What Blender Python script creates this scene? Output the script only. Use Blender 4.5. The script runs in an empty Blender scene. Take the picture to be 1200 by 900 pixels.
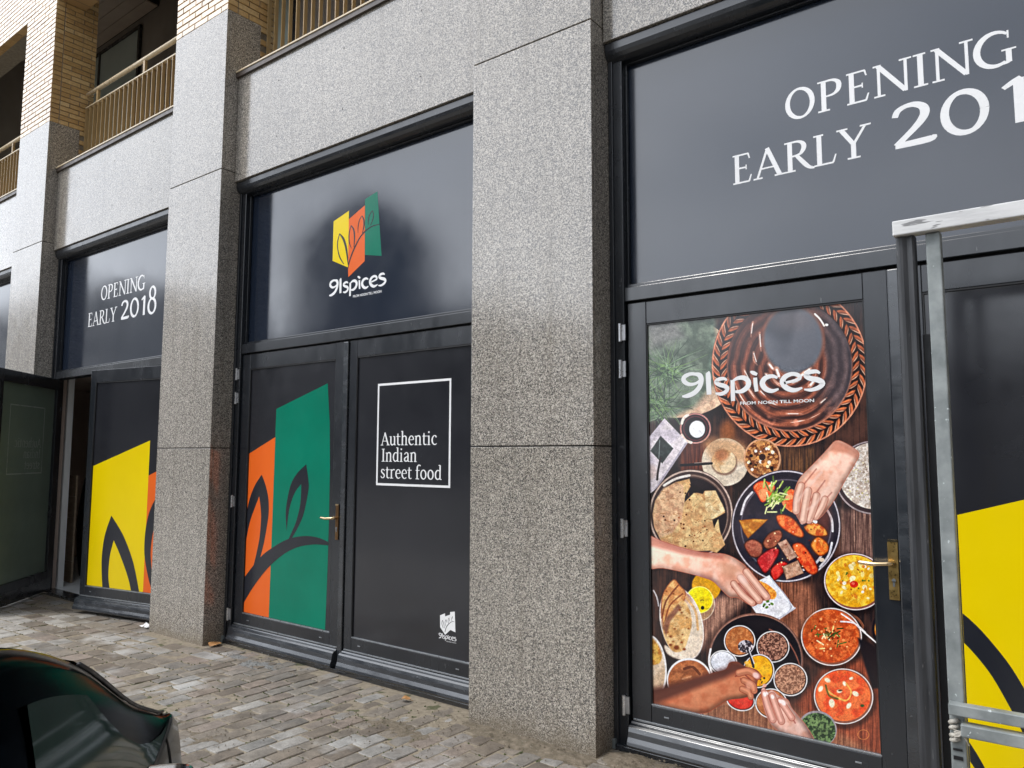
import bpy, math, random
import numpy as np
from mathutils import Vector, Matrix
random.seed(7)
PI = math.pi
SC = bpy.context.scene
COL = SC.collection

# ------------------------------------------------------------------ camera
cam_d = bpy.data.cameras.new('camera')
cam = bpy.data.objects.new('camera', cam_d)
COL.objects.link(cam)
SC.camera = cam
cam_d.sensor_fit = 'HORIZONTAL'
cam_d.sensor_width = 36.0
cam_d.lens = 36.0 * 882.09 / 1200.0
cam_d.clip_start = 0.05
cam_d.clip_end = 1000.0
YAW, PITCH, ROLL = 0.6522, 0.0936, 0.0029
cy, sy = math.cos(YAW), math.sin(YAW)
fw = Vector((-sy, cy, 0)); rt = Vector((cy, sy, 0)); up = Vector((0, 0, 1))
f2 = fw * math.cos(PITCH) + up * math.sin(PITCH)
u2 = -fw * math.sin(PITCH) + up * math.cos(PITCH)
r3 = rt * math.cos(ROLL) + u2 * math.sin(ROLL)
u3 = -rt * math.sin(ROLL) + u2 * math.cos(ROLL)
cam.matrix_world = Matrix(((r3.x, u3.x, -f2.x, 0), (r3.y, u3.y, -f2.y, -3.578),
                           (r3.z, u3.z, -f2.z, 1.6), (0, 0, 0, 1)))
SC.render.resolution_x, SC.render.resolution_y = 1024, 768

# ------------------------------------------------------------------ sky and sun
SUN_EL, SUN_AZ = math.radians(57), math.radians(-126)   # direction towards the sun, measured from +X
sun_dir = Vector((math.cos(SUN_EL) * math.cos(SUN_AZ), math.cos(SUN_EL) * math.sin(SUN_AZ), math.sin(SUN_EL)))
world = bpy.data.worlds.new('World'); SC.world = world; world.use_nodes = True
wn, wl = world.node_tree.nodes, world.node_tree.links
for n in list(wn): wn.remove(n)
wo = wn.new('ShaderNodeOutputWorld'); bg = wn.new('ShaderNodeBackground'); bg.inputs[1].default_value = 0.15
sky = wn.new('ShaderNodeTexSky'); sky.sky_type = 'NISHITA'; sky.sun_disc = False
sky.sun_elevation = SUN_EL; sky.sun_rotation = math.atan2(sun_dir.x, sun_dir.y)
sky.dust_density = 3.0
tc = wn.new('ShaderNodeTexCoord'); mp = wn.new('ShaderNodeMapping'); mp.inputs['Scale'].default_value = (1, 1, 2.6)
cl = wn.new('ShaderNodeTexNoise'); cl.inputs['Scale'].default_value = 2.1; cl.inputs['Detail'].default_value = 5; cl.inputs['Roughness'].default_value = .5
cr = wn.new('ShaderNodeValToRGB')
cr.color_ramp.elements[0].position = .30; cr.color_ramp.elements[0].color = (9.4, 10.1, 11.2, 1)
cr.color_ramp.elements[1].position = .72; cr.color_ramp.elements[1].color = (15.0, 15.6, 16.6, 1)
mx = wn.new('ShaderNodeMixRGB'); mx.inputs[0].default_value = 0.85
wl.new(tc.outputs['Generated'], mp.inputs[0]); wl.new(mp.outputs[0], cl.inputs['Vector'])
wl.new(cl.outputs['Fac'], cr.inputs[0]); wl.new(sky.outputs[0], mx.inputs[1]); wl.new(cr.outputs[0], mx.inputs[2])
# the cloud cover is brighter on the sun's side of the sky
vd = wn.new('ShaderNodeVectorMath'); vd.operation = 'DOT_PRODUCT'; vd.inputs[1].default_value = (-.80, -.50, .33)
vm = wn.new('ShaderNodeMapRange'); vm.inputs['From Min'].default_value = .35; vm.inputs['From Max'].default_value = 1.0
vm.inputs['To Min'].default_value = .58; vm.inputs['To Max'].default_value = 1.22; vm.interpolation_type = 'SMOOTHSTEP'
ms = wn.new('ShaderNodeMixRGB'); ms.blend_type = 'MULTIPLY'; ms.inputs[0].default_value = 1.0
wl.new(tc.outputs['Generated'], vd.inputs[0]); wl.new(vd.outputs['Value'], vm.inputs['Value'])
wl.new(mx.outputs[0], ms.inputs[1]); wl.new(vm.outputs[0], ms.inputs[2]); wl.new(ms.outputs[0], bg.inputs[0]); wl.new(bg.outputs[0], wo.inputs[0])
sd = bpy.data.lights.new('sun', 'SUN'); sd.energy = 1.5; sd.angle = math.radians(14); sd.color = (1.0, .965, .92)
sun = bpy.data.objects.new('sun', sd); COL.objects.link(sun)
sun.rotation_euler = sun_dir.to_track_quat('Z', 'Y').to_euler()
SC.view_settings.view_transform = 'Standard'; SC.view_settings.look = 'None'
SC.view_settings.exposure = 0.42; SC.view_settings.gamma = 1.0
SC.cycles.max_bounces = 6; SC.cycles.caustics_reflective = False; SC.cycles.caustics_refractive = False

# ------------------------------------------------------------------ node material helpers
def new_mat(name):
    m = bpy.data.materials.new(name); m.use_nodes = True
    nt = m.node_tree
    return m, nt, nt.nodes['Principled BSDF']
def lk(nt, a, b): nt.links.new(a, b)
def coords(nt, scale=(1, 1, 1), kind='Object', rnd=False):
    t = nt.nodes.new('ShaderNodeTexCoord'); mp = nt.nodes.new('ShaderNodeMapping')
    mp.inputs['Scale'].default_value = scale
    lk(nt, t.outputs[kind], mp.inputs[0])
    if rnd:
        oi = nt.nodes.new('ShaderNodeObjectInfo'); mu = nt.nodes.new('ShaderNodeMath'); mu.operation = 'MULTIPLY'
        mu.inputs[1].default_value = 37.0
        lk(nt, oi.outputs['Random'], mu.inputs[0]); lk(nt, mu.outputs[0], mp.inputs['Location'])
    return mp.outputs[0]
def noise(nt, vec, scale, detail=4, rough=.55):
    n = nt.nodes.new('ShaderNodeTexNoise'); n.inputs['Scale'].default_value = scale
    n.inputs['Detail'].default_value = detail; n.inputs['Roughness'].default_value = rough
    lk(nt, vec, n.inputs['Vector']); return n.outputs['Fac']
def ramp(nt, fac, stops, interp='LINEAR'):
    r = nt.nodes.new('ShaderNodeValToRGB'); r.color_ramp.interpolation = interp
    e = r.color_ramp.elements
    while len(e) < len(stops): e.new(.5)
    for k, (p, c) in enumerate(stops):
        e[k].position = p; e[k].color = (c[0], c[1], c[2], 1) if not isinstance(c, (int, float)) else (c, c, c, 1)
    lk(nt, fac, r.inputs[0]); return r.outputs[0]
def mixc(nt, fac, a, b, mode='MIX'):
    m = nt.nodes.new('ShaderNodeMixRGB'); m.blend_type = mode
    for s, v in ((m.inputs[0], fac), (m.inputs[1], a), (m.inputs[2], b)):
        if isinstance(v, (int, float)): s.default_value = v
        elif isinstance(v, tuple): s.default_value = (v[0], v[1], v[2], 1)
        else: lk(nt, v, s)
    return m.outputs[0]
def bump(nt, bs, h, strength=.3, dist=.01):
    b = nt.nodes.new('ShaderNodeBump'); b.inputs['Strength'].default_value = strength; b.inputs['Distance'].default_value = dist
    lk(nt, h, b.inputs['Height']); lk(nt, b.outputs[0], bs.inputs['Normal'])
def sset(bs, base=None, rough=None, metal=None, ior=None, coat=None, spec=None):
    if base is not None: bs.inputs['Base Color'].default_value = (base[0], base[1], base[2], 1)
    if rough is not None: bs.inputs['Roughness'].default_value = rough
    if metal is not None: bs.inputs['Metallic'].default_value = metal
    if ior is not None: bs.inputs['IOR'].default_value = ior
    if coat is not None: bs.inputs['Coat Weight'].default_value = coat
    if spec is not None: bs.inputs['Specular IOR Level'].default_value = spec

def mat_var(name, c1, c2, scale=3.0, rough=.4, rvar=.12, metal=0.0, ior=1.5, coat=0.0, bmp=0.0, stretch=(1, 1, 1), detail=5, rnd=False, spots=None):
    """colour that drifts between c1 and c2, roughness that drifts too; optional specks"""
    m, nt, bs = new_mat(name); sset(bs, metal=metal, ior=ior, coat=coat)
    v = coords(nt, stretch, rnd=rnd); n = noise(nt, v, scale, detail)
    c = ramp(nt, n, [(.32, c1), (.70, c2)])
    if spots:
        s = noise(nt, v, spots[0], 2, .6)
        c = mixc(nt, ramp(nt, s, [(spots[1], 0.0), (spots[1] + .03, 1.0)]), c, spots[2])
    lk(nt, c, bs.inputs['Base Color'])
    n2 = noise(nt, v, scale * 3.1, 3)
    lk(nt, ramp(nt, n2, [(.3, max(rough - rvar, .02)), (.7, rough + rvar)]), bs.inputs['Roughness'])
    if bmp: bump(nt, bs, n2, bmp, .004)
    return m

def mat_stone(name):
    m, nt, bs = new_mat(name)
    v = coords(nt)
    vo = nt.nodes.new('ShaderNodeTexVoronoi'); vo.inputs['Scale'].default_value = 190.0
    lk(nt, v, vo.inputs['Vector'])
    sp = nt.nodes.new('ShaderNodeSeparateColor'); lk(nt, vo.outputs['Color'], sp.inputs[0])
    c = ramp(nt, sp.outputs[0], [(0, (.012, .011, .010)), (.16, (.085, .078, .068)), (.33, (.22, .20, .18)), (.55, (.39, .365, .325)), (.80, (.66, .625, .57))], 'CONSTANT')
    vo2 = nt.nodes.new('ShaderNodeTexVoronoi'); vo2.inputs['Scale'].default_value = 310.0
    lk(nt, v, vo2.inputs['Vector'])
    sp2 = nt.nodes.new('ShaderNodeSeparateColor'); lk(nt, vo2.outputs['Color'], sp2.inputs[0])
    c = mixc(nt, .35, c, ramp(nt, sp2.outputs[1], [(0, .04), (.3, .2), (.7, .45)], 'CONSTANT'))
    big = noise(nt, coords(nt, (1, 1, .5)), 1.1, 6, .6)
    c = mixc(nt, 1.0, c, ramp(nt, big, [(.3, (.95, .92, .87)), (.7, (1.12, 1.08, 1.02))]), 'MULTIPLY')
    oi = nt.nodes.new('ShaderNodeObjectInfo')
    c = mixc(nt, 1.0, c, ramp(nt, oi.outputs['Random'], [(0, (.90, .89, .87)), (1, (1.06, 1.06, 1.07))]), 'MULTIPLY')
    # rain-wash streaks and splash dirt close to the ground
    st = noise(nt, coords(nt, (9, 9, .35)), 1.6, 4, .6)
    c = mixc(nt, ramp(nt, st, [(.52, 0.0), (.74, .36)]), c, (.12, .10, .075))
    ge = nt.nodes.new('ShaderNodeNewGeometry'); sx = nt.nodes.new('ShaderNodeSeparateXYZ'); lk(nt, ge.outputs['Position'], sx.inputs[0])
    dn = noise(nt, v, 9, 4, .6); ad = nt.nodes.new('ShaderNodeMath'); ad.operation = 'MULTIPLY_ADD'
    ad.inputs[1].default_value = .28; lk(nt, dn, ad.inputs[0]); lk(nt, sx.outputs[2], ad.inputs[2])
    c = mixc(nt, ramp(nt, ad.outputs[0], [(.10, .75), (.30, 0.0)]), c, (.19, .155, .11))
    lk(nt, c, bs.inputs['Base Color'])
    lk(nt, ramp(nt, noise(nt, v, 5, 4), [(.3, .10), (.7, .20)]), bs.inputs['Roughness'])
    bs.inputs['IOR'].default_value = 1.72
    return m

M = {}
M['stone'] = mat_stone('speckled_granite')
M['core'] = mat_var('dark_joint', (.01, .01, .011), (.02, .02, .02), rough=.8)
M['frame'] = mat_var('anthracite_paint', (.010, .012, .016), (.016, .019, .024), 2.2, .24, .07, ior=1.68, spots=(42, .715, (.075, .078, .08)), stretch=(1, 1, .4))
M['frame_old'] = mat_var('worn_anthracite_paint', (.010, .012, .016), (.028, .033, .040), 5, .24, .10, ior=1.9, spots=(70, .70, (.10, .105, .11)), stretch=(.4, 1, 1))
M['film'] = mat_var('dark_door_film', (.016, .017, .021), (.022, .023, .028), 1.3, .15, .05, ior=1.62)
M['film_green'] = mat_var('rear_of_tinted_glass', (.13, .18, .145), (.18, .24, .19), 1.5, .12, .04, ior=1.5)
M['glass'] = mat_var('dark_filmed_glass', (.008, .013, .026), (.012, .019, .034), .9, .115, .035, ior=1.76)
M['gasket'] = mat_var('black_gasket', (.004, .004, .005), (.009, .009, .01), 5, .5)
M['bead'] = mat_var('aluminium_bead', (.30, .32, .34), (.42, .44, .46), 8, .35, metal=.8)
M['steel'] = mat_var('bright_steel', (.55, .56, .57), (.75, .75, .76), 8, .3, metal=.9)
M['brass'] = mat_var('worn_brass', (.30, .19, .06), (.48, .33, .12), 14, .33, .1, metal=.9, spots=(60, .7, (.12, .07, .03)))
M['bronze'] = mat_var('dull_bronze', (.13, .07, .03), (.26, .15, .07), 14, .38, .1, metal=.9)
M['polished'] = mat_var('polished_lever', (.66, .48, .27), (.80, .62, .38), 8, .16, .04, metal=1.0)
M['white'] = mat_var('white_vinyl', (.76, .76, .76), (.83, .83, .83), 2, .3)
M['white_faint'] = mat_var('lettering_seen_from_behind', (.26, .32, .28), (.30, .36, .31), 2, .3)
M['yellow'] = mat_var('yellow_vinyl', (.76, .56, .0), (.82, .61, .001), 1.6, .22, .04, ior=1.36)
M['orange'] = mat_var('orange_vinyl', (.70, .11, .012), (.77, .135, .016), 1.6, .22, .04, ior=1.38)
M['green'] = mat_var('green_vinyl', (.0, .15, .09), (.001, .19, .115), 1.6, .22, .04, ior=1.33)
M['darkprint'] = mat_var('dark_vinyl', (.014, .016, .022), (.018, .020, .028), 1.3, .2, .03, ior=1.5)
M['mortar'] = mat_var('brick_mortar', (.15, .125, .09), (.23, .20, .155), 30, .9, bmp=.4)
M['rail'] = mat_var('bronze_paint', (.34, .225, .095), (.42, .285, .13), 6, .38, .1)
M['rail_light'] = mat_var('light_rail_paint', (.58, .47, .30), (.66, .55, .38), 6, .3, .1)
M['drip'] = mat_var('dark_bronze_strip', (.05, .036, .028), (.08, .058, .042), 6, .4, .1)
M['ceiling'] = mat_var('loggia_boards', (.30, .25, .21), (.38, .32, .27), 2, .6)
M['plaster'] = mat_var('loggia_plaster', (.24, .21, .18), (.32, .28, .24), 2, .8)
M['pale_glass'] = mat_var('pale_loggia_glass', (.38, .45, .42), (.46, .53, .50), 1.2, .1, .03, ior=1.8)
M['galv'] = mat_var('galvanised_steel', (.17, .19, .19), (.33, .355, .35), 11, .55, .14, metal=.2, spots=(46, .68, (.55, .60, .60)), bmp=.15)
M['chipped'] = mat_var('chipped_white_paint', (.52, .52, .52), (.74, .74, .73), 9, .45, spots=(22, .66, (.20, .20, .20)), stretch=(.4, 1, 2.5), bmp=.3)
M['rubber'] = mat_var('scuffed_black_rubber', (.018, .019, .022), (.05, .052, .056), 12, .45, .15, stretch=(3, 3, .25), spots=(50, .70, (.14, .14, .14)))
M['rope'] = mat_var('frayed_rope', (.30, .28, .24), (.55, .52, .46), 60, .9)
M['dirt'] = mat_var('sandy_dirt', (.085, .070, .046), (.185, .15, .11), 24, .95, bmp=.9, spots=(120, .68, (.30, .27, .23)))
M['joint_sand'] = mat_var('joint_sand', (.17, .14, .10), (.27, .23, .17), 30, .95, bmp=.6, spots=(9, .60, (.075, .075, .035)))
M['grit'] = mat_var('grey_grit', (.10, .10, .098), (.26, .26, .25), 130, .95, bmp=.9)
M['leaf'] = mat_var('dry_leaf', (.30, .14, .045), (.42, .22, .08), 40, .7)
M['litter'] = mat_var('white_litter', (.66, .66, .66), (.78, .78, .78), 20, .7)
M['moss'] = mat_var('moss', (.035, .05, .016), (.08, .09, .03), 40, .95)
M['room'] = mat_var('dark_room', (.42, .34, .29), (.52, .43, .37), 1, .8)
M['room_post'] = mat_var('grey_inner_frame', (.74, .77, .78), (.80, .83, .84), 2, .4)
M['cardboard'] = mat_var('brown_board', (.34, .26, .18), (.46, .36, .26), 14, .8, stretch=(.5, .5, 3))
M['asphalt'] = mat_var('street_surface', (.10, .092, .082), (.16, .15, .135), 3, .85)
M['car'] = mat_var('black_car_paint', (.004, .005, .006), (.007, .008, .010), 1, .16, .04, ior=1.30)
for _n in M['car'].node_tree.nodes:
    if _n.type == 'BSDF_PRINCIPLED':
        _n.inputs['Metallic'].default_value = 1.0; _n.inputs['Specular Tint'].default_value = (.42, .44, .46, 1)
M['car_glass'] = mat_var('green_car_glass', (.010, .024, .019), (.020, .050, .038), 1.5, .05, .02, ior=1.17)
M['car_trim'] = mat_var('car_trim', (.010, .010, .011), (.02, .02, .022), 6, .5)
M['chrome'] = mat_var('chrome', (.7, .7, .7), (.8, .8, .8), 6, .08, .03, metal=1.0)
M['tyre'] = mat_var('tyre', (.012, .012, .012), (.03, .03, .03), 12, .8)
M['lamp'] = mat_var('lamp_lens', (.5, .52, .54), (.62, .64, .66), 6, .08)
M['red_lens'] = mat_var('red_lens', (.35, .01, .01), (.42, .02, .015), 6, .12)
M['facade_dark'] = mat_var('dark_brick_facade', (.10, .098, .10), (.26, .25, .24), .30, .9)
M['facade_pale'] = mat_var('pale_facade', (.55, .54, .52), (.70, .68, .65), .2, .9)
M['facade_mid'] = mat_var('grey_brown_facade', (.13, .118, .105), (.24, .22, .19), .15, .9)
M['far_pane'] = mat_var('far_window', (.02, .025, .03), (.05, .055, .06), .4, .2)
M['far_roof'] = mat_var('slate_roof', (.03, .03, .033), (.06, .06, .065), .5, .8)

def mat_brick():
    m, nt, bs = new_mat('yellow_brick')
    oi = nt.nodes.new('ShaderNodeObjectInfo')
    c = ramp(nt, oi.outputs['Random'], [(0, (.43, .26, .095)), (.35, (.52, .325, .125)), (.7, (.60, .395, .165)), (1, (.68, .48, .23))])
    n = noise(nt, coords(nt, rnd=True), 35, 4)
    c = mixc(nt, 1, c, ramp(nt, n, [(.3, .82), (.7, 1.1)]), 'MULTIPLY')
    lk(nt, c, bs.inputs['Base Color']); sset(bs, rough=.24, ior=2.7); bump(nt, bs, n, .15, .002)
    return m
M['brick'] = mat_brick()
def mat_paver():
    m, nt, bs = new_mat('weathered_paving_stone')
    oi = nt.nodes.new('ShaderNodeObjectInfo')
    v = coords(nt, rnd=True)
    base = ramp(nt, oi.outputs['Random'], [(0, (.12, .10, .082)), (.2, (.19, .168, .142)), (.4, (.235, .215, .188)), (.55, (.165, .157, .146)), (.7, (.235, .195, .168)), (.85, (.225, .225, .22)), (1, (.35, .345, .335))])
    n = noise(nt, v, 11, 6, .65)
    c = mixc(nt, 1, base, ramp(nt, n, [(.28, .58), (.68, 1.25)]), 'MULTIPLY')
    f = noise(nt, v, 95, 3, .6)
    c = mixc(nt, 1, c, ramp(nt, f, [(.3, .78), (.7, 1.2)]), 'MULTIPLY')
    c = mixc(nt, 1, c, (.90, .865, .82), 'MULTIPLY')
    # chalky worn patches and drifted sand, laid over the whole pavement
    g = nt.nodes.new('ShaderNodeNewGeometry'); gm = nt.nodes.new('ShaderNodeMapping'); lk(nt, g.outputs['Position'], gm.inputs[0])
    w = noise(nt, gm.outputs[0], 1.7, 5, .6)
    c = mixc(nt, ramp(nt, w, [(.55, 0.0), (.66, .60)]), c, mixc(nt, 1, (.44, .435, .42), ramp(nt, f, [(.3, .8), (.7, 1.1)]), 'MULTIPLY'))
    gm2 = nt.nodes.new('ShaderNodeMapping'); gm2.inputs['Location'].default_value = (4.3, 1.7, 0); lk(nt, g.outputs['Position'], gm2.inputs[0])
    s = noise(nt, gm2.outputs[0], 2.3, 6, .65)
    c = mixc(nt, ramp(nt, s, [(.52, 0.0), (.68, .6)]), c, mixc(nt, 1, (.175, .142, .105), ramp(nt, f, [(.3, .75), (.7, 1.2)]), 'MULTIPLY'))
    lk(nt, c, bs.inputs['Base Color'])
    sset(bs, rough=.72); bump(nt, bs, mixc(nt, .4, n, f), .5, .005)
    return m
M['paver'] = mat_paver()

def mat_brickwall(name):
    m, nt, bs = new_mat(name); b = nt.nodes.new('ShaderNodeTexBrick')
    v = coords(nt); sx = nt.nodes.new('ShaderNodeSeparateXYZ'); cb = nt.nodes.new('ShaderNodeCombineXYZ')
    lk(nt, v, sx.inputs[0]); lk(nt, sx.outputs[0], cb.inputs[0]); lk(nt, sx.outputs[2], cb.inputs[1])
    lk(nt, cb.outputs[0], b.inputs['Vector']); b.inputs['Scale'].default_value = 1
    b.inputs['Brick Width'].default_value = .22; b.inputs['Row Height'].default_value = .06; b.inputs['Mortar Size'].default_value = .006
    for k, c in zip(('Color1', 'Color2', 'Mortar'), ((.34, .21, .09), (.44, .29, .14), (.14, .12, .095))): b.inputs[k].default_value = c + (1,)
    lk(nt, b.outputs[0], bs.inputs['Base Color']); sset(bs, rough=.6)
    return m
M['brickwall'] = mat_brickwall('brick_beam')

# ------------------------------------------------------------------ mesh helpers
class MB:
    def __init__(s): s.v, s.f, s.sm = [], [], False
    def box(s, x0, x1, y0, y1, z0, z1):
        b = len(s.v)
        s.v += [(x, y, z) for z in (z0, z1) for y in (y0, y1) for x in (x0, x1)]
        s.f += [tuple(b + i for i in q) for q in ((0, 2, 3, 1), (4, 5, 7, 6), (0, 1, 5, 4), (2, 6, 7, 3), (0, 4, 6, 2), (1, 3, 7, 5))]
        return s
    def prism_x(s, prof, x0, x1):
        """prof = [(y, z)...] closed, extruded along x"""
        b = len(s.v); n = len(prof)
        s.v += [(x0, y, z) for y, z in prof] + [(x1, y, z) for y, z in prof]
        s.f += [(b + i, b + (i + 1) % n, b + n + (i + 1) % n, b + n + i) for i in range(n)]
        s.f += [tuple(b + i for i in range(n))[::-1], tuple(b + n + i for i in range(n))]
        return s
    def poly(s, pts):
        b = len(s.v); s.v += list(pts); s.f.append(tuple(range(b, b + len(pts)))); return s
    def tube(s, pts, r, seg=10, caps=True):
        pts = [Vector(p) for p in pts]; b = len(s.v); n = len(pts)
        rr = r if isinstance(r, (list, tuple)) else [r] * n
        for i, p in enumerate(pts):
            t = (pts[min(i + 1, n - 1)] - pts[max(i - 1, 0)]).normalized()
            a = t.orthogonal().normalized() if i == 0 else (a - a.dot(t) * t).normalized()
            c = t.cross(a)
            for k in range(seg):
                an = 2 * PI * k / seg
                s.v.append(tuple(p + rr[i] * (math.cos(an) * a + math.sin(an) * c)))
        for i in range(n - 1):
            for k in range(seg):
                s.f.append((b + i * seg + k, b + i * seg + (k + 1) % seg, b + (i + 1) * seg + (k + 1) % seg, b + (i + 1) * seg + k))
        if caps:
            s.f.append(tuple(b + k for k in range(seg))[::-1]); s.f.append(tuple(b + (n - 1) * seg + k for k in range(seg)))
        return s
    def mesh(s, name):
        me = bpy.data.meshes.new(name); me.from_pydata(s.v, [], s.f); me.update(); return me
    def build(s, name, mat, parent=None, bevel=0.0, smooth=False, fix=True):
        me = s.mesh(name)
        if fix:
            import bmesh
            bm = bmesh.new(); bm.from_mesh(me); bmesh.ops.recalc_face_normals(bm, faces=bm.faces); bm.to_mesh(me); bm.free()
        me.materials.append(mat)
        if smooth:
            for p in me.polygons: p.use_smooth = True
        o = bpy.data.objects.new(name, me); COL.objects.link(o)
        if parent: o.parent = parent
        if bevel:
            bv = o.modifiers.new('bevel', 'BEVEL'); bv.width = bevel; bv.segments = 2; bv.limit_method = 'ANGLE'
        return o
def empty(name, loc=(0, 0, 0), parent=None, rz=0.0):
    o = bpy.data.objects.new(name, None); COL.objects.link(o); o.location = loc; o.rotation_euler = (0, 0, rz)
    o.empty_display_size = .2
    if parent: o.parent = parent
    return o
def tag(o, label=None, cat=None, group=None, kind=None):
    if label: o['label'] = label
    if cat: o['category'] = cat
    if group: o['group'] = group
    if kind: o['kind'] = kind
    return o
def inst(me, name, parent, loc, rot=(0, 0, 0), scale=(1, 1, 1)):
    o = bpy.data.objects.new(name, me); COL.objects.link(o); o.parent = parent
    o.location = loc; o.rotation_euler = rot; o.scale = scale; return o

# ------------------------------------------------------------------ lettering: glyphs drawn with a broad pen
# every glyph: (advance, [strokes]); a stroke = list of (x, y, half width); cap height = 1
def arc(cx, cy_, rx, ry, a0, a1, w0, w1=None, n=14, wmid=None):
    out = []
    for i in range(n + 1):
        t = i / n; a = math.radians(a0 + (a1 - a0) * t)
        w = w0 + ((w1 if w1 is not None else w0) - w0) * t
        if wmid is not None: w = w + (wmid - w) * math.sin(PI * t)
        out.append((cx + rx * math.cos(a), cy_ + ry * math.sin(a), w))
    return out
def ring(cx, cy_, rx, ry, thick, thin, tilt=15, n=32):
    out = []
    for i in range(n + 1):
        a = 2 * PI * i / n
        w = thin + (thick - thin) * abs(math.cos(a - math.radians(tilt)))
        out.append((cx + (rx - w) * math.cos(a), cy_ + (ry - w) * math.sin(a), w))
    return out
def stem(x, y0=0.0, y1=1.0, w=.062, s0=True, s1=True, sl=.13):
    g = [[(x, y0 + .01, w), (x, y1 - .01, w)]]
    if s0: g.append([(x - sl, y0 + .026, .026), (x + sl, y0 + .026, .026)])
    if s1: g.append([(x - sl, y1 - .026, .026), (x + sl * .8, y1 - .026, .026)])
    return g
def G_O(): return (.86, [ring(.41, .5, .39, .52, .065, .036)])
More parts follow.
